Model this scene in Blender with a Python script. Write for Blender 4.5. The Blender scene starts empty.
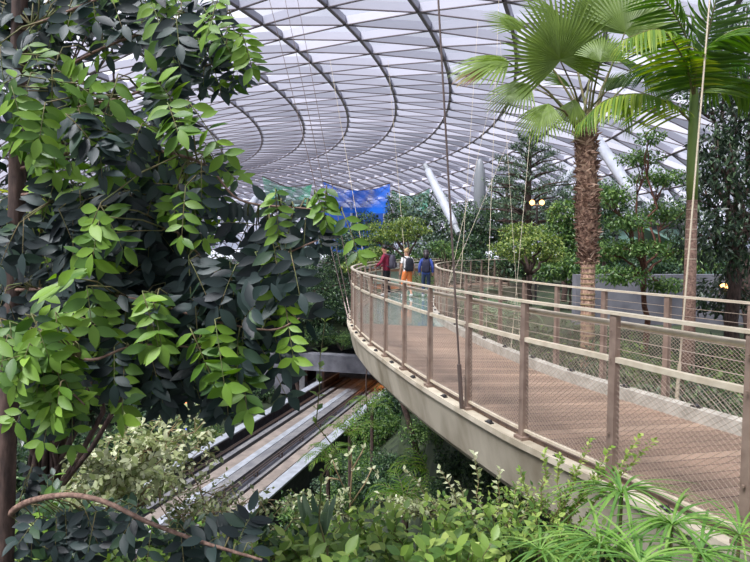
import bpy, math, random
import numpy as np
from mathutils import Vector
R = random.Random(7); RN = np.random.default_rng(7)
PI = math.pi
col = bpy.context.scene.collection
# ------------------------------------------------------------------ camera frame
F = 580.0; PITCH = math.atan(33 / 580)
CP, SP = math.cos(PITCH), math.sin(PITCH)
def ray(px, py):
    a, b = px - 375.0, 281.0 - py
    return Vector((a, F * CP + b * SP, -F * SP + b * CP))
def P(px, py, Y):
    d = ray(px, py); return d * (Y / d.y)
def G(px, py, z):
    d = ray(px, py); return d * (z / d.z)
# ------------------------------------------------------------------ tagging / linking
def tag(o, label=None, cat=None, group=None, kind=None):
    if label: o['label'] = label
    if cat: o['category'] = cat
    if group: o['group'] = group
    if kind: o['kind'] = kind
    return o
def empty(name, loc, label, cat, group=None, rz=0):
    o = bpy.data.objects.new(name, None); col.objects.link(o)
    o.location = loc; o.rotation_euler = (0, 0, rz); o.empty_display_size = .2
    return tag(o, label, cat, group)
def link(name, me, mat=None, parent=None):
    """mesh in WORLD coordinates; re-based if the parent sits elsewhere"""
    o = bpy.data.objects.new(name, me); col.objects.link(o)
    if mat is not None and len(me.materials) == 0:
        me.materials.append(mat)
    if parent is not None:
        o.parent = parent
        L = Vector((0, 0, 0)); q = parent
        while q is not None:
            L += q.location; q = q.parent
        if L.length > 0: me.transform(__import__('mathutils').Matrix.Translation(-L))
    return o
def copy_tree(o, parent=None):
    c = o.copy(); col.objects.link(c)
    if parent: c.parent = parent
    for ch in list(o.children): copy_tree(ch, c)
    return c
class MB:
    def __init__(s): s.v = []; s.f = []; s.m = []; s.uv = None
    def add(s, vs, fs, mi=0):
        b = len(s.v); s.v += [tuple(v) for v in vs]; s.f += [tuple(i + b for i in f) for f in fs]; s.m += [mi] * len(fs)
    def box(s, c, sx, sy, sz, rz=0, mi=0, X=None, Y=None, Z=None):
        c = Vector(c)
        X = X or Vector((math.cos(rz), math.sin(rz), 0)); Y = Y or Vector((-math.sin(rz), math.cos(rz), 0)); Z = Z or Vector((0, 0, 1))
        vs = [c + X * (sx / 2 * i) + Y * (sy / 2 * j) + Z * (sz / 2 * k) for i in (-1, 1) for j in (-1, 1) for k in (-1, 1)]
        s.add(vs, [(0, 1, 3, 2), (4, 6, 7, 5), (0, 4, 5, 1), (2, 3, 7, 6), (0, 2, 6, 4), (1, 5, 7, 3)], mi); return s
    def tube(s, pts, r, n=6, mi=0, cap=True):
        pts = [Vector(p) for p in pts]; k = len(pts)
        rr = r if isinstance(r, (list, tuple)) else [r] * k
        t0 = (pts[1] - pts[0]).normalized()
        a = Vector((0, 0, 1)) if abs(t0.z) < .9 else Vector((1, 0, 0))
        u = t0.cross(a).normalized(); vs = []
        for i in range(k):
            t = (pts[min(i + 1, k - 1)] - pts[max(i - 1, 0)]).normalized()
            u = (u - t * u.dot(t)).normalized(); w = t.cross(u)
            for j in range(n):
                an = 2 * PI * j / n
                vs.append(pts[i] + (u * math.cos(an) + w * math.sin(an)) * rr[i])
        fs = [(i * n + j, i * n + (j + 1) % n, (i + 1) * n + (j + 1) % n, (i + 1) * n + j) for i in range(k - 1) for j in range(n)]
        if cap: fs += [tuple(reversed(range(n))), tuple((k - 1) * n + j for j in range(n))]
        s.add(vs, fs, mi); return s
    def sweep(s, rows, closed=True, mi=0, caps=True):
        """rows: list of cross-sections (same count)"""
        n = len(rows[0]); k = len(rows); vs = [p for r in rows for p in r]
        m = n if closed else n - 1
        fs = [(i * n + j, (i + 1) * n + j, (i + 1) * n + (j + 1) % n, i * n + (j + 1) % n) for i in range(k - 1) for j in range(m)]
        if closed and caps: fs += [tuple(range(n)), tuple(reversed([(k - 1) * n + j for j in range(n)]))]
        s.add(vs, fs, mi); return s
    def ball(s, c, rx, ry=None, rz=None, nu=10, nv=7, mi=0, zmin=-1):
        ry = ry or rx; rz = rz or rx; c = Vector(c); vs = []; fs = []
        for i in range(nv + 1):
            th = PI * i / nv; z = max(math.cos(th), zmin)
            for j in range(nu):
                ph = 2 * PI * j / nu
                vs.append((c.x + rx * math.sin(th) * math.cos(ph), c.y + ry * math.sin(th) * math.sin(ph), c.z + rz * z))
        for i in range(nv):
            for j in range(nu): fs.append((i * nu + j, (i + 1) * nu + j, (i + 1) * nu + (j + 1) % nu, i * nu + (j + 1) % nu))
        s.add(vs, fs, mi); return s
    def mesh(s, name, smooth=False):
        me = bpy.data.meshes.new(name); me.from_pydata(s.v, [], s.f)
        me.polygons.foreach_set('material_index', s.m)
        if smooth: me.polygons.foreach_set('use_smooth', [True] * len(s.f))
        me.update(); return me
    def build(s, name, mat, parent=None, smooth=False):
        me = s.mesh(name, smooth)
        if isinstance(mat, (list, tuple)):
            for m in mat: me.materials.append(m)
        else: me.materials.append(mat)
        return link(name, me, None, parent)
# ------------------------------------------------------------------ materials
def srgb(r, g, b):
    f = lambda c: (c / 255 / 12.92) if c / 255 <= .04045 else ((c / 255 + .055) / 1.055) ** 2.4
    return (f(r), f(g), f(b), 1)
def nmat(name):
    m = bpy.data.materials.new(name); m.use_nodes = True
    nt = m.node_tree; nt.nodes.clear()
    out = nt.nodes.new('ShaderNodeOutputMaterial'); return m, nt, out
def N(nt, t, **k):
    n = nt.nodes.new(t)
    for a, b in k.items():
        if a in n.inputs: n.inputs[a].default_value = b
        else: setattr(n, a, b)
    return n
def ramp(nt, stops):
    r = nt.nodes.new('ShaderNodeValToRGB'); e = r.color_ramp.elements
    while len(e) < len(stops): e.new(.5)
    for i, (p, c) in enumerate(stops): e[i].position = p; e[i].color = c
    return r
def pbr(name, c1, c2=None, rough=.6, metal=0, scale=5, bump=0, stretch=(1, 1, 1), detail=4, spec=.5, lo=.35, hi=.65):
    m, nt, out = nmat(name)
    b = N(nt, 'ShaderNodeBsdfPrincipled', Roughness=rough, Metallic=metal); b.inputs['Specular IOR Level'].default_value = spec
    nt.links.new(b.outputs[0], out.inputs[0])
    if c2 is None: b.inputs['Base Color'].default_value = c1
    else:
        tc = N(nt, 'ShaderNodeTexCoord'); mp = N(nt, 'ShaderNodeMapping'); mp.inputs['Scale'].default_value = stretch
        no = N(nt, 'ShaderNodeTexNoise', Scale=scale, Detail=detail)
        nt.links.new(tc.outputs['Object'], mp.inputs[0]); nt.links.new(mp.outputs[0], no.inputs['Vector'])
        r = ramp(nt, [(lo, c1), (hi, c2)]); nt.links.new(no.outputs[0], r.inputs[0]); nt.links.new(r.outputs[0], b.inputs['Base Color'])
        if bump:
            bp = N(nt, 'ShaderNodeBump', Strength=bump, Distance=.02); nt.links.new(no.outputs[0], bp.inputs['Height']); nt.links.new(bp.outputs[0], b.inputs['Normal'])
    return m
def leafmat(name, stops, trans=.35, rough=.45, spec=.5):
    """colour of each leaf from its own random number"""
    m, nt, out = nmat(name)
    at = N(nt, 'ShaderNodeAttribute', attribute_name='rnd')
    r = ramp(nt, stops); nt.links.new(at.outputs['Fac'], r.inputs[0])
    b = N(nt, 'ShaderNodeBsdfPrincipled', Roughness=rough); b.inputs['Specular IOR Level'].default_value = spec
    nt.links.new(r.outputs[0], b.inputs['Base Color'])
    t = N(nt, 'ShaderNodeBsdfTranslucent')
    hs = N(nt, 'ShaderNodeHueSaturation', Saturation=1.15, Value=1.25); nt.links.new(r.outputs[0], hs.inputs['Color']); nt.links.new(hs.outputs[0], t.inputs[0])
    mx = N(nt, 'ShaderNodeMixShader'); mx.inputs[0].default_value = trans
    nt.links.new(b.outputs[0], mx.inputs[1]); nt.links.new(t.outputs[0], mx.inputs[2]); nt.links.new(mx.outputs[0], out.inputs[0])
    return m
M = {}
M['near_leaf'] = leafmat('near_leaf', [(0, srgb(26, 36, 38)), (.35, srgb(56, 74, 70)), (.58, srgb(56, 86, 46)), (.72, srgb(82, 120, 42)), (1, srgb(140, 176, 62))], .3, .5)
M['bush_lime'] = leafmat('bush_lime', [(0, srgb(40, 64, 38)), (.4, srgb(84, 118, 52)), (.75, srgb(134, 164, 72)), (1, srgb(190, 206, 116))], .35)
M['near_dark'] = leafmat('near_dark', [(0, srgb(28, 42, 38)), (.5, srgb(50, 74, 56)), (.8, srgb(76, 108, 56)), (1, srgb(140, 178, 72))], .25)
M['bush_pale'] = leafmat('bush_pale', [(0, srgb(80, 98, 58)), (.5, srgb(148, 160, 100)), (1, srgb(222, 224, 188))], .3)
M['bush_dark'] = leafmat('bush_dark', [(0, srgb(26, 46, 38)), (.5, srgb(50, 78, 52)), (1, srgb(98, 126, 76))], .25)
M['mid_green'] = leafmat('mid_green', [(0, srgb(40, 68, 40)), (.5, srgb(74, 108, 54)), (1, srgb(130, 158, 84))], .3)
M['grey_green'] = leafmat('grey_green', [(0, srgb(44, 64, 54)), (.5, srgb(78, 102, 80)), (1, srgb(128, 150, 112))], .25)
M['umbrella_green'] = leafmat('umbrella_green', [(0, srgb(66, 92, 46)), (.5, srgb(104, 130, 62)), (1, srgb(168, 178, 96))], .35)
M['glossy_dark'] = leafmat('glossy_dark', [(0, srgb(20, 34, 26)), (.55, srgb(42, 62, 42)), (1, srgb(98, 122, 84))], .15, .35)
M['palm_leaf'] = leafmat('palm_leaf', [(0, srgb(70, 96, 44)), (.6, srgb(124, 148, 68)), (.86, srgb(150, 175, 84)), (.92, srgb(168, 130, 86)), (1, srgb(150, 108, 78))], .4)
M['frond'] = leafmat('frond', [(0, srgb(44, 78, 34)), (.6, srgb(96, 132, 46)), (1, srgb(180, 190, 70))], .4)
M['spiky'] = leafmat('spiky', [(0, srgb(74, 120, 60)), (.6, srgb(124, 166, 74)), (1, srgb(182, 206, 122))], .35)
M['agave'] = leafmat('agave', [(0, srgb(92, 118, 96)), (1, srgb(150, 172, 138))], .2)
M['bark'] = pbr('bark', srgb(58, 46, 42), srgb(96, 76, 68), .85, scale=30, bump=.5, stretch=(1, 1, .3))
M['branch_bark'] = pbr('branch_bark', srgb(96, 72, 62), srgb(148, 120, 104), .8, scale=40, bump=.4)
M['red_bark'] = pbr('red_bark', srgb(84, 52, 44), srgb(122, 82, 66), .8, scale=20)
M['twig'] = pbr('twig', srgb(96, 110, 58), srgb(120, 104, 72), .7, scale=20)
M['pale_twig'] = pbr('pale_twig', srgb(170, 150, 112), srgb(140, 118, 88), .7, scale=20)
M['fibre'] = pbr('fibre', srgb(92, 68, 58), srgb(172, 140, 118), .9, scale=26, bump=.8, stretch=(1, 1, .5))
M['thatch'] = leafmat('thatch', [(0, srgb(88, 66, 58)), (.6, srgb(142, 112, 96)), (1, srgb(192, 166, 146))], .1, .8, .2)
M['concrete'] = pbr('concrete', srgb(138, 126, 104), srgb(196, 186, 166), .8, scale=2.0, bump=.1, detail=9, stretch=(1, 1, .45), lo=.3, hi=.6)
M['kerb'] = pbr('kerb', srgb(148, 142, 130), srgb(178, 172, 160), .75, scale=6, detail=6)
M['post'] = pbr('post', srgb(128, 108, 96), srgb(152, 132, 118), .5, .15, scale=8)
M['rail'] = pbr('rail', srgb(208, 194, 170), srgb(226, 214, 192), .35, .25, scale=10)
M['wire'] = pbr('wire', srgb(188, 172, 156), None, .35, .5)
M['rope'] = pbr('rope', srgb(176, 162, 138), srgb(196, 184, 160), .6, scale=60)
M['steel_rod'] = pbr('steel_rod', srgb(112, 98, 92), None, .4, .5)
M['black'] = pbr('black', srgb(34, 32, 34), None, .4)
M['white_paint'] = pbr('white_paint', srgb(176, 180, 188), srgb(162, 166, 176), .4, scale=2)
M['grey_paint'] = pbr('grey_paint', srgb(138, 142, 146), None, .5)
M['beam'] = pbr('beam', srgb(168, 168, 180), None, .5)
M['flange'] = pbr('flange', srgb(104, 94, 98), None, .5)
M['grey_wall'] = pbr('grey_wall', srgb(96, 96, 104), srgb(132, 132, 138), .85, scale=1.2, detail=8)
M['track_grey'] = pbr('track_grey', srgb(100, 100, 104), srgb(128, 126, 126), .8, scale=1.5, detail=8)
M['track_white'] = pbr('track_white', srgb(140, 144, 150), srgb(166, 170, 178), .6, scale=2)
M['track_tan'] = pbr('track_tan', srgb(118, 108, 100), srgb(146, 134, 124), .8, scale=1.5, detail=8)
M['track_dark'] = pbr('track_dark', srgb(46, 46, 54), srgb(66, 66, 74), .8, scale=3)
M['soil'] = pbr('soil', srgb(30, 40, 26), srgb(58, 70, 42), .95, scale=1.6, bump=.5, detail=8)
M['paving'] = pbr('paving', srgb(120, 118, 118), srgb(146, 142, 140), .85, scale=1, detail=6)
M['skin'] = pbr('skin', srgb(196, 148, 122), None, .6)
M['hair_black'] = pbr('hair_black', srgb(26, 22, 24), None, .5)
M['hair_blonde'] = pbr('hair_blonde', srgb(176, 140, 96), srgb(206, 172, 124), .55, scale=30)
M['hair_dark'] = pbr('hair_dark', srgb(44, 36, 40), None, .5)
M['maroon'] = pbr('maroon', srgb(118, 24, 52), srgb(134, 32, 60), .85, scale=8)
M['white_cloth'] = pbr('white_cloth', srgb(226, 222, 220), None, .85)
M['blue_cloth'] = pbr('blue_cloth', srgb(62, 82, 158), None, .85)
M['orange_cloth'] = pbr('orange_cloth', srgb(238, 134, 74), None, .85)
M['black_cloth'] = pbr('black_cloth', srgb(30, 30, 38), None, .85)
M['denim'] = pbr('denim', srgb(52, 66, 94), None, .85)
M['shoe'] = pbr('shoe', srgb(220, 216, 212), None, .6)
M['pack_grey'] = pbr('pack_grey', srgb(70, 66, 80), None, .8)
M['pack_black'] = pbr('pack_black', srgb(28, 30, 40), None, .8)
M['pack_navy'] = pbr('pack_navy', srgb(32, 34, 58), None, .8)
M['orange_wall'] = pbr('orange_wall', srgb(206, 128, 84), None, .7)
M['teal_glass'] = pbr('teal_glass', srgb(136, 176, 160), srgb(158, 190, 176), .25, scale=1)
M['blue_panel'] = pbr('blue_panel', srgb(40, 84, 168), None, .6)
def emit(name, c, s):
    m, nt, out = nmat(name); e = N(nt, 'ShaderNodeEmission', Color=c, Strength=s); nt.links.new(e.outputs[0], out.inputs[0]); return m
M['lamp_glow'] = emit('lamp_glow', (1, .5, .17, 1), 3.5)
M['blue_led'] = emit('blue_led', (.12, .16, 1, 1), 5)
M['red_led'] = emit('red_led', (1, .2, .08, 1), 5)
def net_mat(name, c, dens):
    m, nt, out = nmat(name)
    d = N(nt, 'ShaderNodeBsdfDiffuse', Color=c); t = N(nt, 'ShaderNodeBsdfTransparent'); tr = N(nt, 'ShaderNodeBsdfTranslucent', Color=c)
    a = N(nt, 'ShaderNodeMixShader'); a.inputs[0].default_value = .5; nt.links.new(d.outputs[0], a.inputs[1]); nt.links.new(tr.outputs[0], a.inputs[2])
    no = N(nt, 'ShaderNodeTexNoise', Scale=.7, Detail=5); tc = N(nt, 'ShaderNodeTexCoord'); nt.links.new(tc.outputs['Object'], no.inputs['Vector'])
    r = ramp(nt, [(.35, (dens * .5,) * 3 + (1,)), (.6, (dens,) * 3 + (1,))]); nt.links.new(no.outputs[0], r.inputs[0])
    x = N(nt, 'ShaderNodeMixShader'); nt.links.new(r.outputs[0], x.inputs[0]); nt.links.new(t.outputs[0], x.inputs[1]); nt.links.new(a.outputs[0], x.inputs[2])
    nt.links.new(x.outputs[0], out.inputs[0]); return m
M['blue_net'] = net_mat('blue_net', srgb(40, 110, 220), .9)
M['green_net'] = net_mat('green_net', srgb(60, 160, 120), .7)
def panel_glass():
    m, nt, out = nmat('canopy_glass')
    at = N(nt, 'ShaderNodeAttribute', attribute_name='rnd')
    r = ramp(nt, [(0, (.255, .275, .325, 1)), (1, (.48, .50, .57, 1))]); nt.links.new(at.outputs['Fac'], r.inputs[0])
    t = N(nt, 'ShaderNodeBsdfTransparent'); nt.links.new(r.outputs[0], t.inputs[0])
    tr = N(nt, 'ShaderNodeBsdfTranslucent', Color=(.45, .46, .52, 1)); g = N(nt, 'ShaderNodeBsdfGlossy', Roughness=.12, Color=(.8, .8, .85, 1))
    a = N(nt, 'ShaderNodeMixShader'); a.inputs[0].default_value = .08; nt.links.new(t.outputs[0], a.inputs[1]); nt.links.new(tr.outputs[0], a.inputs[2])
    b = N(nt, 'ShaderNodeMixShader'); b.inputs[0].default_value = .06; nt.links.new(a.outputs[0], b.inputs[1]); nt.links.new(g.outputs[0], b.inputs[2])
    nt.links.new(b.outputs[0], out.inputs[0]); return m
M['canopy_glass'] = panel_glass()
def deck_mat():
    m, nt, out = nmat('deck_boards')
    uv = N(nt, 'ShaderNodeUVMap', uv_map='UVMap'); sp = N(nt, 'ShaderNodeSeparateXYZ'); nt.links.new(uv.outputs[0], sp.inputs[0])
    mu = N(nt, 'ShaderNodeMath', operation='MULTIPLY'); mu.inputs[1].default_value = 1 / .14; nt.links.new(sp.outputs['Y'], mu.inputs[0])
    fl = N(nt, 'ShaderNodeMath', operation='FLOOR'); nt.links.new(mu.outputs[0], fl.inputs[0])
    fr = N(nt, 'ShaderNodeMath', operation='FRACT'); nt.links.new(mu.outputs[0], fr.inputs[0])
    wn = N(nt, 'ShaderNodeTexWhiteNoise', noise_dimensions='1D'); nt.links.new(fl.outputs[0], wn.inputs['W'])
    r = ramp(nt, [(0, srgb(124, 102, 86)), (.5, srgb(142, 118, 100)), (1, srgb(160, 136, 116))]); nt.links.new(wn.outputs['Value'], r.inputs[0])
    tc = N(nt, 'ShaderNodeTexCoord'); no = N(nt, 'ShaderNodeTexNoise', Scale=1.3, Detail=6); nt.links.new(tc.outputs['Object'], no.inputs['Vector'])
    r2 = ramp(nt, [(.35, (.8, .8, .8, 1)), (.65, (1.1, 1.07, 1.05, 1))]); nt.links.new(no.outputs[0], r2.inputs[0])
    mm = N(nt, 'ShaderNodeMixRGB', blend_type='MULTIPLY'); mm.inputs[0].default_value = 1; nt.links.new(r.outputs[0], mm.inputs[1]); nt.links.new(r2.outputs[0], mm.inputs[2])
    gp = N(nt, 'ShaderNodeMath', operation='LESS_THAN'); gp.inputs[1].default_value = .08; nt.links.new(fr.outputs[0], gp.inputs[0])
    mg = N(nt, 'ShaderNodeMixRGB'); nt.links.new(gp.outputs[0], mg.inputs[0]); nt.links.new(mm.outputs[0], mg.inputs[1]); mg.inputs[2].default_value = srgb(74, 54, 48)
    b = N(nt, 'ShaderNodeBsdfPrincipled', Roughness=.6); nt.links.new(mg.outputs[0], b.inputs['Base Color']); nt.links.new(b.outputs[0], out.inputs[0]); return m
M['deck'] = deck_mat()
m, nt, out = nmat('floor_glass'); b = N(nt, 'ShaderNodeBsdfPrincipled', Roughness=.08); b.inputs['Base Color'].default_value = srgb(140, 166, 158)
b.inputs['Transmission Weight'].default_value = .35; nt.links.new(b.outputs[0], out.inputs[0]); M['floor_glass'] = m
# ------------------------------------------------------------------ leaf engine
def T_leaf(w=.42, fold=.12, droop=.12, segs=(0.12, .32, .55, .78)):
    ws = {0.12: .45, .32: .95, .55: 1.0, .78: .62}
    v = [(0, 0, 0)]; f = []
    for t in segs:
        h = ws.get(t, 1) * w / 2; z = -droop * t * t
        v += [(-h, t, z + fold * h * 2), (0, t, z), (h, t, z + fold * h * 2)]
    v.append((0, 1.0, -droop))
    n = len(segs); f += [(0, 2, 1), (0, 3, 2)]
    for i in range(n - 1):
        a = 1 + 3 * i; b = a + 3
        f += [(a, a + 1, b + 1, b), (a + 1, a + 2, b + 2, b + 1)]
    a = 1 + 3 * (n - 1); e = len(v) - 1
    f += [(a, a + 1, e), (a + 1, a + 2, e)]
    return np.array(v, float), f
def T_mid(w=.45, fold=.15):
    return np.array([(0, 0, 0), (-w / 2, .45, fold * w), (0, .45, 0), (w / 2, .45, fold * w), (0, 1, -.1)], float), [(0, 2, 1), (0, 3, 2), (1, 2, 4), (2, 3, 4)]
def T_lo(w=.5):
    return np.array([(0, 0, 0), (-w / 2, .45, .06), (0, 1, -.05), (w / 2, .45, .06)], float), [(0, 3, 2, 1)]
def T_strip(w=.06, n=6, droop=.45, z2=0.0):
    v = []; f = []
    for i in range(n + 1):
        t = i / n; h = w / 2 * (1 - t ** 2.2) ** .5 * min(1, .45 + 2.2 * t) if t < 1 else .002
        z = -droop * t * t + z2 * t
        v += [(-h, t, z + h * .5), (0, t, z), (h, t, z + h * .5)]
    for i in range(n):
        a = 3 * i; f += [(a, a + 1, a + 4, a + 3), (a + 1, a + 2, a + 5, a + 4)]
    return np.array(v, float), f
def nrm(a): return a / np.maximum(np.linalg.norm(a, axis=-1, keepdims=True), 1e-9)
def leaves(name, pos, d, n, size, rnd, T, mat, parent=None):
    tv, tf = T; pos = np.asarray(pos, float); K = len(pos)
    d = nrm(np.asarray(d, float)); n = np.asarray(n, float)
    n = nrm(n - d * np.sum(n * d, 1, keepdims=True)); x = np.cross(d, n)
    size = np.asarray(size, float).reshape(-1, 1, 1)
    V = pos[:, None, :] + size * (tv[None, :, 0:1] * x[:, None, :] + tv[None, :, 1:2] * d[:, None, :] + tv[None, :, 2:3] * n[:, None, :])
    nv = len(tv); V = V.reshape(-1, 3)
    fl = np.array([len(q) for q in tf]); idx = np.concatenate([np.array(q) for q in tf])
    LI = (idx[None, :] + (np.arange(K) * nv)[:, None]).ravel(); LT = np.tile(fl, K); LS = np.concatenate([[0], np.cumsum(LT)[:-1]])
    me = bpy.data.meshes.new(name); me.vertices.add(len(V)); me.vertices.foreach_set('co', V.ravel())
    me.loops.add(len(LI)); me.loops.foreach_set('vertex_index', LI.astype(np.int32))
    me.polygons.add(len(LT)); me.polygons.foreach_set('loop_start', LS.astype(np.int32)); me.polygons.foreach_set('loop_total', LT.astype(np.int32))
    me.polygons.foreach_set('use_smooth', np.ones(len(LT), bool))
    me.update(calc_edges=True)
    at = me.attributes.new('rnd', 'FLOAT', 'FACE'); at.data.foreach_set('value', np.repeat(np.clip(rnd, 0, 1), len(tf)).astype(np.float32))
    me.materials.append(mat)
    return link(name, me, None, parent)
def rand_dirs(K): return nrm(RN.normal(size=(K, 3)))
def blob_points(blobs, K, shell=.55):
    """blobs: (cx,cy,cz,rx,ry,rz); returns positions and outward normals"""
    w = np.array([b[3] * b[4] + b[3] * b[5] for b in blobs]); w = w / w.sum()
    pick = RN.choice(len(blobs), K, p=w); B = np.array(blobs)[pick]
    u = rand_dirs(K); r = shell + (1 - shell) * RN.random((K, 1)) ** .7
    return B[:, :3] + u * r * B[:, 3:6], nrm(u / B[:, 3:6])
def crown(name, blobs, K, size, mat, parent, T=None, up=.35, jit=.55, shell=.55, droop=.3, rbias=None):
    p, n = blob_points(blobs, K, shell)
    n2 = nrm(n * .6 + np.array([0, 0, up]) + RN.normal(size=(K, 3)) * jit * .6)
    d = nrm(n * .6 + RN.normal(size=(K, 3)) * .8 + np.array([0, 0, -droop]))
    rnd = RN.random(K) if rbias is None else np.clip(RN.normal(rbias, .22, K), 0, 1)
    return leaves(name, p, d, n2, size * (.7 + .6 * RN.random(K)), rnd, T or T_mid(), mat, parent)
# ------------------------------------------------------------------ splines
def catmull(pts, n=8):
    pts = [Vector(p) for p in pts]; q = [pts[0] * 2 - pts[1]] + pts + [pts[-1] * 2 - pts[-2]]; o = []
    for i in range(1, len(q) - 2):
        for k in range(n):
            t = k / n; a, b, c, d = q[i - 1], q[i], q[i + 1], q[i + 2]
            o.append(.5 * ((2 * b) + (c - a) * t + (2 * a - 5 * b + 4 * c - d) * t * t + (3 * b - a - 3 * c + d) * t ** 3))
    o.append(q[-2]); return o
def resample(pts, n):
    L = [0]
    for a, b in zip(pts, pts[1:]): L.append(L[-1] + (b - a).length)
    o = []; j = 0
    for i in range(n):
        s = L[-1] * i / (n - 1)
        while j < len(L) - 2 and L[j + 1] < s: j += 1
        t = (s - L[j]) / max(1e-9, L[j + 1] - L[j]); o.append(pts[j].lerp(pts[j + 1], min(1, max(0, t))))
    return o, L[-1]
# =================================================================== CAMERA, SKY, SUN
cam = bpy.data.cameras.new('camera'); co = bpy.data.objects.new('camera', cam); col.objects.link(co)
cam.sensor_width = 36; cam.lens = F / 750 * 36; co.rotation_euler = (PI / 2 - PITCH, 0, 0); cam.clip_start = .05; cam.clip_end = 600
sc = bpy.context.scene; sc.camera = co
sc.view_settings.view_transform = 'Standard'; sc.view_settings.look = 'None'; sc.view_settings.gamma = 1; sc.view_settings.exposure = 0.5
w = bpy.data.worlds.new('world'); sc.world = w; w.use_nodes = True; nt = w.node_tree; nt.nodes.clear()
wo = N(nt, 'ShaderNodeOutputWorld'); bg = N(nt, 'ShaderNodeBackground', Strength=1.0); nt.links.new(bg.outputs[0], wo.inputs[0])
tc = N(nt, 'ShaderNodeTexCoord'); no = N(nt, 'ShaderNodeTexNoise', Scale=2.2, Detail=3); nt.links.new(tc.outputs['Generated'], no.inputs['Vector'])
r = ramp(nt, [(.35, (.72, .76, .92, 1)), (.65, (.98, .98, 1.06, 1))]); nt.links.new(no.outputs[0], r.inputs[0])
SKYSUN = ray(60, 10).normalized()
dp = N(nt, 'ShaderNodeVectorMath', operation='DOT_PRODUCT'); nt.links.new(tc.outputs['Generated'], dp.inputs[0]); dp.inputs[1].default_value = SKYSUN
r2 = ramp(nt, [(.93, (0, 0, 0, 1)), (1, (1, 1, 1, 1))]); nt.links.new(dp.outputs['Value'], r2.inputs[0])
ad = N(nt, 'ShaderNodeVectorMath', operation='MULTIPLY_ADD'); nt.links.new(r2.outputs[0], ad.inputs[0]); ad.inputs[1].default_value = (1.6, 1.5, 1.4); nt.links.new(r.outputs[0], ad.inputs[2])
nt.links.new(ad.outputs[0], bg.inputs[0])
sun = bpy.data.lights.new('sun', 'SUN'); sun.energy = 19; sun.angle = math.radians(24); sun.color = (1, .95, .86)
so = bpy.data.objects.new('sun', sun); col.objects.link(so)
so.rotation_euler = Vector((-.42, -.38, .95)).to_track_quat('Z', 'Y').to_euler(); so.location = (0, 0, 60)
# =================================================================== GLASS CANOPY
CC = Vector((-105, 85, 0))
def zc(rho):
    q = (rho - 101) / 57.0; return -5 + 25 * math.sqrt(max(0, 1 - q * q))
radii = [45.5, 48, 52, 59, 66, 73, 80, 87, 94, 101, 108, 115, 122, 129, 136, 142.5, 148, 152, 155, 157]
NN = 176
def node(i, j):
    a = 2 * PI * (j + .5 * (i % 2)) / NN; r_ = radii[i]
    return Vector((CC.x + r_ * math.cos(a), CC.y + r_ * math.sin(a), zc(r_)))
def snorm(p):
    d = Vector((p.x - CC.x, p.y - CC.y, 0)); rho = d.length; d.normalize(); e = .5
    dz = (zc(min(157.9, rho + e)) - zc(max(44.2, rho - e))) / (2 * e); return Vector((-d.x * dz, -d.y * dz, 1)).normalized()
ceil = tag(bpy.data.objects.new('ceiling', None), kind='structure'); col.objects.link(ceil)
gv = []; gf = []; ring = MB(); dia = MB()
for i in range(len(radii)):
    for j in range(NN): gv.append(node(i, j))
def beam(mb, a, b, wd, dp, fl, ft):
    n_ = snorm((a + b) / 2); t = (b - a).normalized(); s_ = t.cross(n_).normalized(); L = (b - a).length + .05
    c = (a + b) / 2
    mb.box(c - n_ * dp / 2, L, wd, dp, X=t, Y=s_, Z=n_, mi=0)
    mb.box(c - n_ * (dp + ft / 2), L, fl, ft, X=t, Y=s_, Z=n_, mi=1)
for i in range(len(radii)):
    for j in range(NN):
        a = node(i, j); b = node(i, (j + 1) % NN)
        near = (a.y > -30)
        if near: beam(ring, a, b, .16, .6, .3, .1)
        if i + 1 < len(radii):
            if i % 2 == 0: c0, c1 = (j - 1) % NN, j
            else: c0, c1 = j, (j + 1) % NN
            A = i * NN + j; B = i * NN + (j + 1) % NN; C0 = (i + 1) * NN + c0; C1 = (i + 1) * NN + c1
            gf.append((A, C0, C1)); gf.append((A, C1, B))
            if near:
                beam(dia, a, node(i + 1, c0), .1, .7, .17, .07); beam(dia, a, node(i + 1, c1), .1, .7, .17, .07)
me = bpy.data.meshes.new('glass_panels'); me.from_pydata([tuple(v) for v in gv], [], gf)
at = me.attributes.new('rnd', 'FLOAT', 'FACE'); at.data.foreach_set('value', RN.random(len(gf)).astype(np.float32)); me.update()
link('glass_panels', me, M['canopy_glass'], ceil)
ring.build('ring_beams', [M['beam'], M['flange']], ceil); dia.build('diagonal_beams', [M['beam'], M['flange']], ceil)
# =================================================================== TERRAIN
LE = catmull([Vector((x, y, 0)) for x, y in [(4.05, -.2), (3.6, .7), (3.1, 1.6), (2.6, 2.5), (2.14, 3.4), (1.76, 4.35), (1.36, 5.25), (1.01, 6.27), (.69, 7.3), (.4, 8.4), (.16, 9.4), (-.07, 10.4), (-.25, 11.4), (-.4, 12.4), (-.53, 14), (-.54, 15.5), (-.43, 17.2), (-.22, 19), (.1, 20.8), (.6, 22.6), (1.5, 24.4), (2.8, 26.3), (4.4, 28), (6.4, 29.2)]])
RE = catmull([Vector((x, y, 0)) for x, y in [(6.0, .9), (5.5, 1.7), (4.95, 2.6), (4.4, 3.5), (3.92, 4.35), (3.48, 5.25), (3.1, 6.15), (2.77, 6.95), (2.5, 7.75), (2.28, 8.6), (2.1, 9.5), (1.93, 10.5), (1.78, 11.5), (1.65, 12.8), (1.6, 14.5), (1.7, 16.5), (1.95, 18.5), (2.4, 20.5), (3.1, 22.5), (4.2, 24.3), (5.6, 25.6), (7.4, 26.6)]])
def sm(a, b, x): t = min(1, max(0, (x - a) / (b - a))); return t * t * (3 - 2 * t)
REy = [(p.y, p.x) for p in RE]
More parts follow.
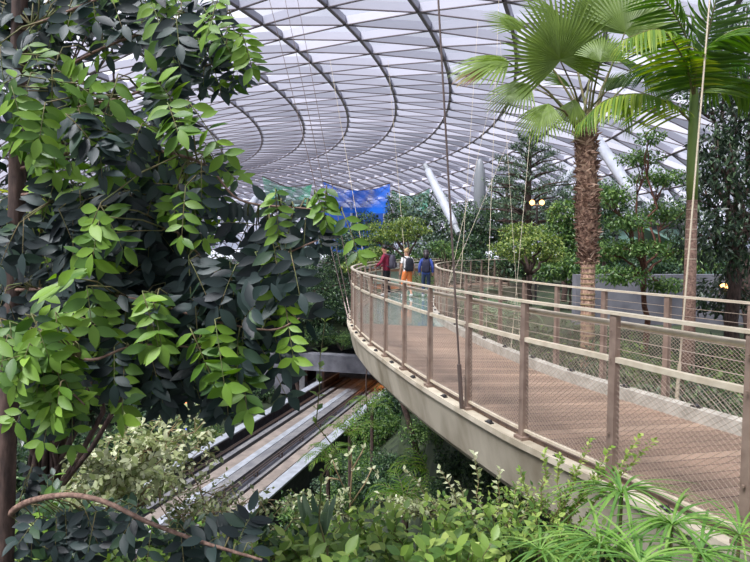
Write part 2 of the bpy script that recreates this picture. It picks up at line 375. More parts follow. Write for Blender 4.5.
def rightX(y):
    if y >= 26: return 1.5 + (y - 26) * .2
    if y > 20: return 2.4 + (y - 20) * .55
    best = min(REy, key=lambda q: abs(q[0] - y)); return best[1]
def strack(x, y): return (x + 11) * .957 - (y - 29) * .29
def terr(x, y):
    s_ = strack(x, y)
    if s_ > 7.4: base = min(-4.2, -13.4 + (s_ - 7.4) * .72)
    else: base = -13.4
    along = (x + 11) * .29 + (y - 29) * .957      # along track; portal at ~21.5
    if along > 21.5: base = max(base, -9.4 + min(6.6, (along - 21.5) * .55)) if s_ > -6 else max(base, -12.6 + min(8, (along - 21.5) * .5))
    rx = rightX(y)
    if 3.5 < y: base = base * (1 - sm(rx - .5, rx + .35, x)) + (-2.35 + .15 * sm(20, 40, y)) * sm(rx - .5, rx + .35, x)
    if y <= 6: k = (1 - sm(3.2, 6, y)) * (1 - sm(6.5, 12, -x)); base = base * (1 - k) + (-1.95) * k
    return base + .12 * math.sin(x * 1.3 + y * .7) * (1 if not (-2 < s_ < 8 and along < 21.5) else 0)
def hit(px, py, y0=4.5):
    Y = y0
    while Y < 110:
        p = P(px, py, Y)
        if p.z <= terr(p.x, p.y): break
        Y *= 1.01
    p = P(px, py, Y); p.z = terr(p.x, p.y); return p
xs = [-60 + i * 2 for i in range(20)] + [-20 + .5 * i for i in range(80)] + [20 + i * 2.5 for i in range(15)]
ys = [-10 + .5 * i for i in range(120)] + [50 + 1 * i for i in range(20)] + [70 + 5 * i for i in range(8)]
gm = MB(); gm.add([(x, y, terr(x, y)) for y in ys for x in xs], [(j * len(xs) + i, j * len(xs) + i + 1, (j + 1) * len(xs) + i + 1, (j + 1) * len(xs) + i) for j in range(len(ys) - 1) for i in range(len(xs) - 1) if not (-3.6 < strack(xs[i], ys[j]) < 7.6 and 20.6 < (xs[i] + 11) * .29 + (ys[j] - 29) * .957 < 22.4)])
tag(gm.build('floor', M['soil'], None, True), kind='structure')
lo = MB(); rr_ = []
for k in range(97):
    a = 2 * PI * k / 96; rr_.append([CC + Vector((q * math.cos(a), q * math.sin(a), z)) for q, z in ((157.3, -14), (157.3, -4.4), (158, -4.4), (158, -14))])
lo.sweep(rr_, True, caps=False); tag(lo.build('wall_far', M['grey_wall']), kind='structure')
fl_ = MB(); fl_.box((-60, 70, -14.2), 420, 420, .4); tag(fl_.build('trim_1', M['paving']), kind='structure')
# =================================================================== FOOTBRIDGE
ZD = -1.72
NS = 150
L_, lenL = resample(LE, NS); R_, lenR = resample(RE, NS)
bridge = empty('footbridge', (2, 8, ZD), 'curving footbridge with brown boards, glass floor section and pale concrete edge beam', 'footbridge')
def yidx(y, arr): return min(range(len(arr)), key=lambda i: abs(arr[i].y - y) if arr[i].y > 1 else 99)
i_g0 = yidx(13.2, L_); i_g1 = NS - 22
def strip(i0, i1, z, th=.04):
    mb = MB(); rows = [[Vector((L_[i].x, L_[i].y, z)), Vector((R_[i].x, R_[i].y, z)), Vector((R_[i].x, R_[i].y, z - th)), Vector((L_[i].x, L_[i].y, z - th))] for i in range(i0, i1 + 1)]
    mb.sweep(rows); return mb
def uvdeck(o, i0, i1):
    me = o.data; uv = me.uv_layers.new(name='UVMap'); dl = lenL / NS
    for p in me.polygons:
        for li in p.loop_indices:
            vi = me.loops[li].vertex_index; row = vi // 4; c = vi % 4
            uv.data[li].uv = (1.0 if c in (1, 2) else 0.0, (i0 + row) * dl)
for a, b in ((0, i_g0), (i_g1, NS - 1)):
    o = strip(a, b, ZD).build('deck', M['deck'], bridge); uvdeck(o, a, b)
k = i_g0
while k < i_g1:
    e = min(k + 7, i_g1); mb = MB(); rows = []
    for i in range(k, e + 1):
        a = L_[i].copy(); b = R_[i].copy()
        if i == k: a = a.lerp(L_[i + 1], .06); b = b.lerp(R_[i + 1], .06)
        if i == e: a = a.lerp(L_[i - 1], .06); b = b.lerp(R_[i - 1], .06)
        rows.append([Vector((a.x, a.y, ZD)), Vector((b.x, b.y, ZD)), Vector((b.x, b.y, ZD - .04)), Vector((a.x, a.y, ZD - .04))])
    mb.sweep(rows); mb.build('glass_floor_panel', M['floor_glass'], bridge); k = e
def edge_rows(arr, prof, sgn, i0=0, i1=None):
    rows = []; i1 = i1 or len(arr) - 1
    for i in range(i0, i1 + 1):
        t = (arr[min(i + 1, len(arr) - 1)] - arr[max(i - 1, 0)]).normalized(); n_ = Vector((-t.y, t.x, 0)) * sgn    # left normal = outward for left edge
        rows.append([Vector((arr[i].x + n_.x * o, arr[i].y + n_.y * o, z)) for o, z in prof])
    return rows
beamprof = [(0, ZD - .03), (.0, ZD - .015), (.12, ZD - .015), (.12, ZD + .005), (.15, ZD + .005), (.155, ZD - .05), (.13, ZD - .055), (.03, ZD - .52), (-.03, ZD - .6), (-.35, ZD - .66), (-.35, ZD - .3), (0, ZD - .3)]
MB().sweep(edge_rows(L_, beamprof, 1)).build('edge_beam', M['concrete'], bridge, False)
MB().sweep(edge_rows(R_, beamprof, -1)).build('edge_beam', M['concrete'], bridge, False)
mb = MB(); mb.sweep([[Vector((L_[i].x, L_[i].y, ZD - .5)), Vector((R_[i].x, R_[i].y, ZD - .5)), Vector((R_[i].x, R_[i].y, ZD - .56)), Vector((L_[i].x, L_[i].y, ZD - .56))] for i in list(range(0, i_g0 + 1))])
mb.build('underside', M['concrete'], bridge)
MB().sweep(edge_rows(R_, [(-.14, ZD), (-.13, ZD + .13), (-.02, ZD + .14), (0, ZD)], -1)).build('kerb', M['kerb'], bridge)
MB().sweep(edge_rows(L_, [(-.12, ZD), (-.12, ZD + .02), (-.01, ZD + .02), (0, ZD)], 1)).build('kerb', M['post'], bridge)
# ------------- railings
ZT = -.49; ZM = -.82; ZB = ZD + .06
def railing(arr, length, sgn, name_label, npost, mid, handrail, post_in, zt, first):
    # distance-spaced posts
    fine, _ = resample(arr, npost * 6 - 5); D, LL = resample(arr, 1200); st = LL / 1199; ref = min(range(1200), key=lambda i: abs(D[i].y - first[0]) if D[i].y > 2 or D[i].y > first[0] - 1 else 99)
    stepn = first[1] / st; k0 = ref - int(ref / stepn) * stepn; ids = []
    while k0 < 1199.5: ids.append(int(round(k0))); k0 += stepn
    pts = [D[min(1199, q)] for q in ids]; npost = len(pts)
    rt = empty('railing', (pts[3].x, pts[3].y, ZD), name_label, 'railing')
    def frame(A, i):
        t = (A[min(i + 1, len(A) - 1)] - A[max(i - 1, 0)]).normalized(); return t, Vector((-t.y, t.x, 0)) * sgn
    for i in range(npost):
        t, n_ = frame(pts, i); mb = MB(); c = pts[i] + n_ * .03; h = zt - ZD + .03
        prof = []
        for z, dd in ((ZD - .015, .062), (ZD + .3, .058), (zt - .02, .045), (zt, .038)):
            hw = .031; prof.append([Vector((c.x, c.y, z)) + t * (hw * a) + n_ * (dd / 2 * b) for a, b in ((-1, -1), (1, -1), (1, 1), (-1, 1))])
        mb.sweep(prof); mb.box((c.x, c.y, ZD + .0), .12, .12, .03, X=t, Y=n_)
        for zz in (ZD + .35, ZM, ZT - .12):
            mb.box(Vector((c.x, c.y, zz)) + n_ * .044, .014, .012, .014, X=t, Y=n_)
        mb.build('post', M['post'], rt)
    def sweepbar(nm, off, z, wd, th, mat):
        MB().sweep(edge_rows(fine, [(off - wd / 2, z - th / 2), (off + wd / 2, z - th / 2), (off + wd / 2, z + th / 2), (off - wd / 2, z + th / 2)], sgn)).build(nm, mat, rt)
    sweepbar('top_rail', .03, zt + .012, .06, .022, M['rail'])
    if handrail:
        rows = []
        for i in range(len(fine)):
            t, n_ = frame(fine, i); c = fine[i] - n_ * .05; rows.append([Vector((c.x, c.y, zt - .075)) + n_ * (.023 * math.cos(q * PI / 4)) + Vector((0, 0, .023 * math.sin(q * PI / 4))) for q in range(8)])
        MB().sweep(rows).build('handrail', M['rail'], rt, True)
    if mid: sweepbar('mid_rail', .03, ZM, .045, .038, M['rail'])
    sweepbar('bottom_rail', .03, ZB + .01, .03, .022, M['rail'])
    wz = [zt - .09, zt - .17, zt - .25] if mid else [zt - .1 - .085 * q for q in range(4)]
    for z in wz:
        rows = []
        for i in range(len(fine)):
            c = fine[i] + frame(fine, i)[1] * .03; n_ = frame(fine, i)[1]
            rows.append([Vector((c.x, c.y, z)) + n_ * (.0028 * a) + Vector((0, 0, .0028 * b)) for a, b in ((1, 0), (0, 1), (-1, 0), (0, -1))])
        MB().sweep(rows).build('cable', M['wire'], rt)
    zt2 = ZM if mid else zt - .42
    for i in range(npost - 1):
        A = pts[i] + frame(pts, i)[1] * .03; B = pts[i + 1] + frame(pts, i + 1)[1] * .03
        t = (B - A).normalized(); A = A + t * .034; B = B - t * .034; L = (B - A).length; H = zt2 - ZB; n_ = Vector((-t.y, t.x, 0))
        far = min(A.y, B.y) > 11; pitch = .05 if not far else .09; rad = .0016 if not far else .0022
        vs = []; fs = []; kx = 1.25         # run per rise
        for dsg in (1, -1):
            x0 = -H * kx
            while x0 < L:
                # line x = x0 + kx*h   (dsg flips)
                h0 = max(0, -x0 / kx); h1 = min(H, (L - x0) / kx)
                if h1 - h0 > .01:
                    P0 = (x0 + kx * h0, h0); P1 = (x0 + kx * h1, h1)
                    if dsg < 0: P0 = (L - P0[0], P0[1]); P1 = (L - P1[0], P1[1])
                    a = A + t * P0[0]; a = Vector((a.x, a.y, ZB + P0[1])); b_ = A + t * P1[0]; b_ = Vector((b_.x, b_.y, ZB + P1[1]))
                    dd = (b_ - a).normalized(); u = dd.cross(n_).normalized() * rad; w_ = n_ * rad; q = len(vs)
                    for e_ in (a, b_):
                        vs += [e_ + u, e_ - u * .5 + w_ * .87, e_ - u * .5 - w_ * .87]
                    fs += [(q, q + 1, q + 4, q + 3), (q + 1, q + 2, q + 5, q + 4), (q + 2, q, q + 3, q + 5)]
                x0 += pitch
        mb = MB(); mb.add(vs, fs); mb.build('wire_mesh', M['wire'], rt)
    return rt, pts
nearrail, npts = railing(L_, lenL, 1, 'outer railing of the footbridge on its left side, beige rails over wire mesh', 31, True, True, True, ZT, (4.27, 1.045))
farrail, fpts = railing(R_, lenR, -1, 'inner railing on the far right side of the footbridge before the palms', 29, False, False, True, ZT - .03, (6.15, .92))
# kerb lights
def klight(c, t, parent):
    mb = MB(); mb.ball(c, .035, .035, .03, zmin=0, nu=10, nv=6); mb.box(c, .1, .05, .012, X=t, Y=Vector((-t.y, t.x, 0))); return mb
proto = None
for pts, off, zz, lab, grp in ((npts, .075, ZD - .009, 'small black dome light on the outer ledge beneath the left railing', 'dome lights on the outer ledge'), (fpts, -.075, ZD + .142, 'small black dome light on the kerb under the right railing', 'dome lights on the right kerb')):
    sgn = 1 if pts is npts else -1
    for i in range(2, 22):
        m_ = (pts[i] + pts[i + 1]) / 2; t = (pts[i + 1] - pts[i]).normalized(); n_ = Vector((-t.y, t.x, 0)) * sgn
        c = m_ + n_ * off
        if proto is None:
            proto = klight(Vector((0, 0, 0)), Vector((1, 0, 0)), None).build('kerb_light', M['black']); o = proto
        else: o = proto.copy(); col.objects.link(o)
        o.location = (c.x, c.y, zz); o.rotation_euler = (0, 0, math.atan2(t.y, t.x)); tag(o, lab, 'light', grp)
# =================================================================== STAY CABLES, STRUTS
def cable(p0, p1, r_, mat, label, group=None, clamp=True):
    p0 = Vector(p0); p1 = Vector(p1)
    rt = empty('stay_cable', p0, label, 'cable', group); MB().tube([p0, p1], r_, 6).build('rope', mat, rt)
    if clamp:
        d = (p1 - p0).normalized(); MB().tube([p0 - d * .02, p0 + d * .45], r_ * 1.9, 8).build('turnbuckle', mat, rt)
    return rt
def up_to(p0, px, py, Y): return P(px, py, Y)
def railpt(px, py, z, ): return G(px, py, z)
def on_edge(pts_, px, sgn, off=.13):
    best = min(range(len(pts_)), key=lambda i: abs(375 + F * pts_[i].x / max(.5, pts_[i].y) - px) + (0 if pts_[i].y > 3 else 999))
    t = (pts_[min(best + 1, len(pts_) - 1)] - pts_[max(best - 1, 0)]).normalized(); n_ = Vector((-t.y, t.x, 0)) * sgn; c = pts_[best] + n_ * off
    return Vector((c.x, c.y, ZD + .03))
e = on_edge([q for q in L_ if 4 < q.y < 12], 474, 1)
cable(e, P(436, -40, e.y * 1.06), .012, M['steel_rod'], 'thick brown steel rod rising from the outer ledge past the people')
for n_i, (pxb, yb, pxt, pyt, Yt, lab) in enumerate([(352, 13.8, 262, -30, 22, 'left thin cable of the pair rising beside the leftmost posts'), (349, 15.2, 279, -30, 24, 'right thin cable of the pair rising beside the leftmost posts'), (352, 16.8, 292, -30, 26, 'third thin cable rising behind the leaf spray at the bridge curve')]):
    cc_ = min(L_, key=lambda q: abs(q.y - yb)); cable((cc_.x - .12, cc_.y, ZD + .03), P(pxt, pyt, Yt), .011, M['steel_rod'], lab)
cc_ = min(L_, key=lambda q: abs(q.y - 20)); cable((cc_.x - .1, cc_.y, ZD + .03), P(330, 60, 32), .009, M['rope'], 'pale slim cable ending at the railing beside the man in maroon')
cc_ = min(L_, key=lambda q: abs(q.y - 24.4)); cable((cc_.x - .1, cc_.y + .1, ZD + .03), P(388, 60, 36), .009, M['rope'], 'pale slim cable ending behind the blonde person')
for pxb, yb, pxt, pyt, Yt, rr, lab in [(675, 6.1, 713, -40, 7, .013, 'thick beige rope in front of the slender ringed palm trunk'), (500, 9.5, 545, -30, 15, .009, 'beige cable slanting up from the right railing to the fan palm crown'), (480, 10.6, 500, -30, 17, .009, 'beige cable slanting up left of the layered conifer'), (462, 12.6, 478, 20, 22, .010, 'thin cable meeting the right railing near the steel rod'), (450, 15, 500, 60, 26, .012, 'thin leaning cable rising beside the grey column'), (505, 9.0, 500, 40, 15, .006, 'hair-thin vertical cable in front of the layered conifer'), (455, 16.5, 530, 90, 30, .013, 'thin cable leaning right from the far end of the right railing')]:
    cc_ = min(R_, key=lambda q: abs(q.y - yb)); cable((cc_.x + .13, cc_.y, ZD + .03), P(pxt, pyt, Yt), rr * (.8 if rr == .013 and yb < 7 else .5), M['rope'], lab)
def strut(a, b, r0, r1, label, mat=M['white_paint']):
    a = Vector(a); b = Vector(b); k = 10; rt = empty('roof_strut', a, label, 'strut')
    MB().tube([a.lerp(b, i / k) for i in range(k + 1)], [r0 + (r1 - r0) * math.sin(PI * i / k) for i in range(k + 1)], 14).build('tube', mat, rt, True)
    d = (b - a).normalized(); MB().tube([a - d * .5, a + d * .3], r0 * .7, 10).build('end_pin', M['grey_paint'], rt); MB().tube([b - d * .3, b + d * .5], r0 * .7, 10).build('end_pin', M['grey_paint'], rt)
strut(P(455, 226, 24), P(428, 171, 27), .16, .2, 'white tubular roof strut leaning left above the people')
strut(P(634, 196, 22), P(592, 132, 26), .19, .23, 'thick white strut behind the fan palm trunk')
strut(P(550, 196, 36), P(577, 166, 42), .2, .25, 'pale strut left of the fan palm trunk leaning right')
strut(P(660, 190, 30), P(643, 140, 34), .2, .25, 'grey-white strut between the two palms')
strut(P(236, 226, 46), P(260, 193, 52), .26, .32, 'pale strut behind the leaves on the left')
c0 = P(479, 262, 44); rt = empty('column', (c0.x, c0.y, -2.5), 'grey round column with tapered top left of the conifer', 'column')
MB().tube([(c0.x, c0.y, z) for z in (-2.6, 4.4, 5.2, 5.9, 6.4, 6.7)], [.46, .46, .44, .36, .24, .08], 16).build('shaft', M['grey_paint'], rt, True)
MB().tube([(c0.x, c0.y, -2.6), (c0.x, c0.y, -2.2)], .6, 16).build('base', M['grey_wall'], rt, True)
# hanging nets
def net(name, corners, Y, mat, label, cat='net'):
    rt = empty(name, P(*corners[0], Y), label, cat); mb = MB(); n = 14; m_ = 8; vs = []
    tl, tr, br, bl = [P(px, py, Y + (k % 2) * 3) for k, (px, py) in enumerate(corners)]
    for i in range(m_ + 1):
        for j in range(n + 1):
            u, v = j / n, i / m_; p = tl.lerp(tr, u).lerp(bl.lerp(br, u), v); sag = math.sin(PI * u) * .8
            vs.append(p + Vector((0, .6 * math.sin(u * 9 + v * 3), -sag * (1 - v))))
    mb.add(vs, [(i * (n + 1) + j, i * (n + 1) + j + 1, (i + 1) * (n + 1) + j + 1, (i + 1) * (n + 1) + j) for i in range(m_) for j in range(n)])
    mb.build('netting', mat, rt, True); q = MB(); q.tube([tl, tl.lerp(tr, .5) - Vector((0, 0, .8)), tr], .06, 6); q.build('edge_rope', M['steel_rod'], rt)
net('hanging_net', [(322, 181), (390, 183), (390, 214), (326, 212)], 50, M['blue_net'], 'bright blue hanging net below the glass canopy')
net('hanging_net', [(392, 190), (430, 188), (426, 216), (394, 214)], 62, M['green_net'], 'green hanging net right of the blue one')
net('hanging_net', [(262, 176), (312, 184), (308, 214), (266, 210)], 64, M['green_net'], 'pale green hanging net behind the leaf spray at left')
a = P(352, 226, 58); mb = MB(); mb.box(a + Vector((0, 0, -.4)), 7, 1.2, 4.4); rt = empty('climbing_frame', (a.x, a.y, -2.4), 'dark blue climbing structure beneath the blue net', 'climbing frame')
mb.build('panel', M['blue_panel'], rt)
for dx in (-3.2, 0, 3.2): MB().tube([(a.x + dx, a.y - .8, -2.6), (a.x + dx, a.y - .8, 4.5)], .12, 8).build('post', M['grey_paint'], rt)
# =================================================================== TRACK AND TUNNEL
TD = Vector((.29, .957, 0)); TNn = Vector((.957, -.29, 0)); TO = Vector((-11, 29, 0))
def tp(s_, l_, z): q = TO + TNn * s_ + TD * l_; return Vector((q.x, q.y, z))
trk = empty('elevated_guideway', tp(3, 0, -12.5), 'grey concrete train guideway with pale parapets running into a tunnel', 'railway')
def tbar(nm, s0, s1, z0, z1, mat, l0=-26, l1=26):
    mb = MB(); mb.sweep([[tp(s0, l, z0), tp(s1, l, z0), tp(s1, l, z1), tp(s0, l, z1)] for l in (l0, l1)]); return mb.build(nm, mat, trk)
tbar('bed', 0, 6.5, -13.9, -12.35, M['track_dark'])
tbar('parapet', -.25, .1, -14, -11.6, M['track_dark']); tbar('parapet_cap', -.3, .3, -11.6, -11.5, M['track_white'])
tbar('parapet', 6.3, 6.6, -14, -11.5, M['track_dark']); tbar('parapet_cap', 6.15, 6.8, -11.5, -11.4, M['track_white'])
for s0, s1, mt in ((.9, 1.25, 'track_grey'), (1.6, 2.3, 'track_tan'), (2.3, 2.75, 'track_white'), (2.8, 3.4, 'track_grey')): tbar('running_surface', s0, s1, -12.35, -12.1, M[mt])
for s0, s1, mt in ((4.2, 4.4, 'track_grey'), (4.6, 5.25, 'track_tan'), (5.3, 5.45, 'track_white'), (5.45, 6.1, 'track_tan')): tbar('running_surface', s0, s1, -12.35, -12.15, M[mt])
for s_ in (.55, .7, 3.75, 3.95): 
    mb = MB(); mb.tube([tp(s_, -26, -12.05), tp(s_, 26, -12.05)], .04, 6)
    for l in range(-24, 24, 3): mb.box(tp(s_, l, -12.2), .08, .12, .35)
    mb.build('power_rail', M['steel_rod'], trk)
pt = empty('tunnel_portal', tp(3, 22, -12.5), 'grey concrete tunnel mouth at the end of the guideway', 'tunnel')
X_, Y_ = TNn, TD
def pbox(nm, s0, s1, l0, l1, z0, z1, mat):
    MB().box(tp((s0 + s1) / 2, (l0 + l1) / 2, (z0 + z1) / 2), s1 - s0, l1 - l0, z1 - z0, X=X_, Y=Y_).build(nm, mat, pt)
pbox('lintel', -5.0, 9.0, 21, 22.2, -10.5, -9.1, M['grey_wall'])
pbox('wing_wall', -5.5, -2.6, 21, 22.5, -12.7, -9.3, M['grey_wall']); pbox('wing_wall', 6.7, 9.5, 21.1, 22.5, -12.7, -9.3, M['grey_wall'])
pbox('roof_slab', -3.5, 8.5, 22.2, 34, -10.3, -10.0, M['grey_wall'])
pbox('side_wall', -3.3, -3.0, 22.3, 34, -12.7, -10.3, M['track_dark']); pbox('side_wall', 6.8, 7.1, 22.5, 34, -12.7, -10.3, M['track_dark']); pbox('end_wall', -3.3, 7, 33.6, 34, -12.7, -10.3, M['track_dark'])
for s_ in (-1.6, .0): pbox('pier', s_ - .25, s_ + .25, 21.3, 21.9, -12.7, -10.5, M['track_grey'])
q = tp(5.2, 24, -10.6); rt = empty('tunnel_lamp', q, 'orange lamp glowing inside the tunnel mouth', 'lamp'); MB().box(q, .5, .2, .12, X=TNn, Y=TD).build('lens', M['lamp_glow'], rt); MB().box(q + Vector((0, 0, .16)), .6, .3, .2, X=TNn, Y=TD).build('housing', M['black'], rt)
pl = bpy.data.lights.new('tunnel_light', 'POINT'); pl.energy = 80; pl.color = (1, .38, .12); pl.shadow_soft_size = .2; po = bpy.data.objects.new('tunnel_light', pl); col.objects.link(po); po.location = q - Vector((0, 0, .25))
first = None
for px, py, Y, mt in [(186, 432, 24, 'blue_led'), (240, 400, 30, 'blue_led'), (252, 418, 28, 'blue_led'), (265, 365, 44, 'blue_led'), (235, 390, 34, 'blue_led'), (262, 378, 40, 'blue_led'), (246, 424, 30, 'blue_led'), (193, 400, 26, 'red_led'), (186, 404, 26, 'red_led')]:
    p = hit(px, py + 4); z_ = p.z; p.z += .35
    me_o = MB(); me_o.ball((p.x, p.y, p.z), .09, nu=8, nv=6); 
    rt = empty('garden_light', (p.x, p.y, z_), 'tiny blue garden light in the dark planting left of the guideway' if mt == 'blue_led' else 'glowing red light seen below the near tree foliage', 'light', 'blue garden lights' if mt == 'blue_led' else 'red garden lights')
    me_o.build('lamp', M[mt], rt); MB().tube([(p.x, p.y, z_ - .05), (p.x, p.y, p.z - .08)], .03, 6).build('stem', M['black'], rt)
# =================================================================== BACKGROUND BUILDINGS
def building(px, py0, py1, Y, wd, dpth, wall, label, floors=2, name='pavilion'):
    a = P(px, py0, Y); z1 = P(px, py1, Y).z; z0 = -2.3; rt = empty(name, (a.x, a.y, z0), label, 'building')
    MB().box((a.x, a.y, (z0 + z1) / 2), wd, dpth, z1 - z0).build('wall', wall, rt)
    MB().box((a.x, a.y, z1 + .12), wd + .8, dpth + .8, .24).build('roof', M['track_grey'], rt)
    h = (z1 - z0) / floors
    for f_ in range(floors):
        for q in range(3):
            MB().box((a.x - wd / 2 + wd * (q + .5) / 3, a.y - dpth / 2 - .02, z0 + h * (f_ + .55)), wd / 3 * .8, .08, h * .6).build('window', M['teal_glass'], rt)
    return rt
building(617, 290, 226, 38, 6.2, 4, M['track_grey'], 'grey pavilion with green glass right of the fan palm')
building(690, 290, 252, 36, 8, 4, M['paving'], 'low grey building behind the slender palm', 1)
building(395, 285, 268, 33, 3.0, 1, M['orange_wall'], 'low orange kiosk beyond the people on the bridge', 1, 'kiosk')
# sloping glass roof
a = P(640, 232, 32); rt = empty('glass_awning', (a.x, a.y, -2.3), 'tilted green glass awning between palm and tree', 'awning')
mb = MB(); mb.box(a, 5, 3, .1, X=Vector((.9, 0, -.42)).normalized(), Y=Vector((0, 1, 0)), Z=Vector((.42, 0, .9)).normalized()); mb.build('glass', M['teal_glass'], rt)
for dx in (-2, 2): MB().tube([(a.x + dx, a.y, -2.4), (a.x + dx, a.y, a.z - dx * .46)], .07, 8).build('post', M['grey_paint'], rt)
low = MB(); a = P(690, 284, 15)
low.box((a.x + 1.5, a.y, a.z - .4), 9, .3, 1.3); o = tag(low.build('planter_wall', M['grey_wall']), 'dark grey planter wall behind the two palms', 'wall')
# double globe lamp
a = P(537, 205, 24); rt = empty('garden_lamp', (a.x, a.y, -2.3), 'lamp post with two glowing orange globes below the conifer', 'lamp')
MB().tube([(a.x, a.y, -2.4), (a.x, a.y, a.z)], .05, 8).build('post', M['black'], rt)
MB().tube([(a.x - .2, a.y, a.z), (a.x + .2, a.y, a.z)], .025, 6).build('arm', M['black'], rt)
for dx in (-.2, .2): MB().ball((a.x + dx, a.y, a.z + .1), .11).build('globe', M['lamp_glow'], rt)
pl = bpy.data.lights.new('lamp', 'POINT'); pl.energy = 30; pl.color = (1, .6, .3); pl.shadow_soft_size = .2; po = bpy.data.objects.new('lamp_light', pl); col.objects.link(po); po.location = (a.x, a.y - .3, a.z + .3)
a = P(727, 288, 11); rt = empty('garden_lamp', (a.x, a.y, -2.3), 'low amber lamp under the dark leafy tree at right', 'lamp')
MB().tube([(a.x, a.y, -2.4), (a.x, a.y, a.z)], .03, 8).build('post', M['black'], rt); MB().ball((a.x, a.y, a.z + .04), .12, .12, .05).build('globe', M['lamp_glow'], rt)
# =================================================================== TREES AND PLANTS
def limb(p, q, r0, r1, wob=.12, n=6):
    p = Vector(p); q = Vector(q); L = (q - p).length; pts = []
    for i in range(n + 1):
        t = i / n; w_ = math.sin(PI * t) * wob * L
        pts.append(p.lerp(q, t) + Vector((R.uniform(-1, 1), R.uniform(-1, 1), R.uniform(-.3, 1))) * w_ * .5)
    return pts, [r0 + (r1 - r0) * i / n for i in range(n + 1)]
def tree(name, base, blobs, K, size, mat, label, cat='tree', bark='bark', tr=.12, T=None, group=None, **kw):
    rt = empty(name, base, label, cat, group); base = Vector(base)
    cz = sum(b[2] for b in blobs) / len(blobs); cx = sum(b[0] for b in blobs) / len(blobs); cy = sum(b[1] for b in blobs) / len(blobs)
    fork = base.lerp(Vector((cx, cy, cz)), .6); tb = MB(); p, r_ = limb(base - Vector((0, 0, .15)), fork, tr, tr * .7, .05, 6); tb.tube(p, r_, 8); tb.build('trunk', M[bark], rt, True)
    bb = MB()
    for b in blobs:
        p, r_ = limb(fork, (b[0], b[1], b[2]), tr * .5, tr * .12, .15); bb.tube(p, r_, 6)
        for _ in range(3):
            v = Vector((R.uniform(-1, 1) * b[3], R.uniform(-1, 1) * b[4], R.uniform(-.5, .9) * b[5])) * .8
            p2, r2 = limb(p[4], Vector(b[:3]) + v, tr * .22, tr * .05, .1, 4); bb.tube(p2, r2, 5)
    bb.build('branches', M[bark], rt, True)
    crown('foliage', blobs, K, size, M[mat], rt, T, **kw); return rt
def pxblobs(lst, Y, dy=1.0):
    """(px,py,rpx,rpy) ellipses seen at distance Y -> real ellipsoids"""
    o = []
    for k, (px, py, rx, ry) in enumerate(lst):
        Yk = Y + dy * R.uniform(-.5, .5); c = P(px, py, Yk); s_ = Yk / F; o.append((c.x, c.y, c.z, rx * s_, (rx * s_ + ry * s_) / 2 * 1.0, ry * s_))
    return o
def bt(px, Y): x = (px - 375) / F * Y; return (x, Y, terr(x, Y))
# right-hand side
tree('fig_tree', bt(648, 13), pxblobs([(640, 158, 26, 9), (612, 196, 26, 12), (660, 178, 34, 9), (628, 222, 26, 10), (668, 214, 28, 12), (608, 250, 24, 12), (640, 248, 30, 9), (676, 250, 26, 12), (622, 276, 30, 9), (664, 285, 28, 8), (650, 137, 16, 8)], 13, 1.6), 8200, .085, 'mid_green', 'airy tiered tree with red-brown limbs between the two palms', bark='red_bark', tr=.075, shell=.1, rbias=.6)
tree('broadleaf_tree', bt(735, 10.5), pxblobs([(728, 170, 34, 36), (700, 235, 30, 32), (742, 240, 34, 42), (722, 295, 34, 22), (750, 120, 34, 34), (705, 190, 22, 24), (712, 145, 22, 18), (775, 200, 34, 60), (748, 75, 26, 26), (790, 110, 34, 50)], 10.5, 1.5), 8500, .12, 'glossy_dark', 'dense dark tree with drooping glossy leaves at the right edge', bark='bark', tr=.14, T=T_mid(.36), droop=1.0, shell=.4, rbias=.5)
tree('broadleaf_tree', bt(755, 14), pxblobs([(720, 60, 40, 20), (740, 30, 40, 25), (700, 100, 26, 14), (735, 100, 30, 20)], 14, 1.5), 3200, .12, 'grey_green', 'hazy green tree crown behind the feather palm at top right', tr=.14, shell=.3)
# layered conifer
def conifer(base, top_z, tiers, label, mat='grey_green', K=260, size=.28):
    rt = empty('conifer', base, label, 'tree'); b = Vector(base); MB().tube([b - Vector((0, 0, .2)), b.lerp(Vector((b.x, b.y, top_z)), .6), Vector((b.x + .1, b.y, top_z))], [.28, .18, .04], 8).build('trunk', M['bark'], rt, True)
    br = MB(); ps = []; 
    for z, rad, n_ in tiers:
        for k in range(n_):
            a = 2 * PI * k / n_ + R.uniform(-.4, .4); rr = rad * R.uniform(.6, 1.1); dz = R.uniform(.0, .35)
            e_ = Vector((b.x + math.cos(a) * rr, b.y + math.sin(a) * rr, z + dz)); br.tube([Vector((b.x, b.y, z - .25)), Vector((b.x, b.y, z)).lerp(e_, .5), e_], [.07, .05, .015], 5)
            ps.append((e_, rr, a, z))
    br.build('branches', M['bark'], rt, True)
    pos = []
    for e_, rr, a, z in ps:
        for _ in range(K):
            t = .25 + .8 * R.random() ** .6; sd = R.gauss(0, .22) * rr * (1.15 - t * .6)
            pos.append((b.x + math.cos(a) * rr * t - math.sin(a) * sd, b.y + math.sin(a) * rr * t + math.cos(a) * sd, z + .3 * t + R.gauss(0, .06) + .1))
    n_ = len(pos); d = RN.normal(size=(n_, 3)) + np.array([0, 0, .4]); nn = RN.normal(size=(n_, 3)) * .4 + np.array([0, 0, 1])
    leaves('foliage', pos, d, nn, size * (.6 + .8 * RN.random(n_)), RN.random(n_), T_mid(.22), M[mat], rt)
b0 = bt(527, 30)
conifer(b0, 5.6, [(5.3, .7, 4), (4.8, 1.2, 5), (4.3, 1.7, 6), (3.7, 2.2, 7), (3.1, 2.6, 7), (2.5, 2.0, 6), (1.9, 2.7, 7), (1.3, 2.2, 7), (.7, 2.4, 6)], 'tall layered conifer standing against the glass canopy', K=130, size=.2)
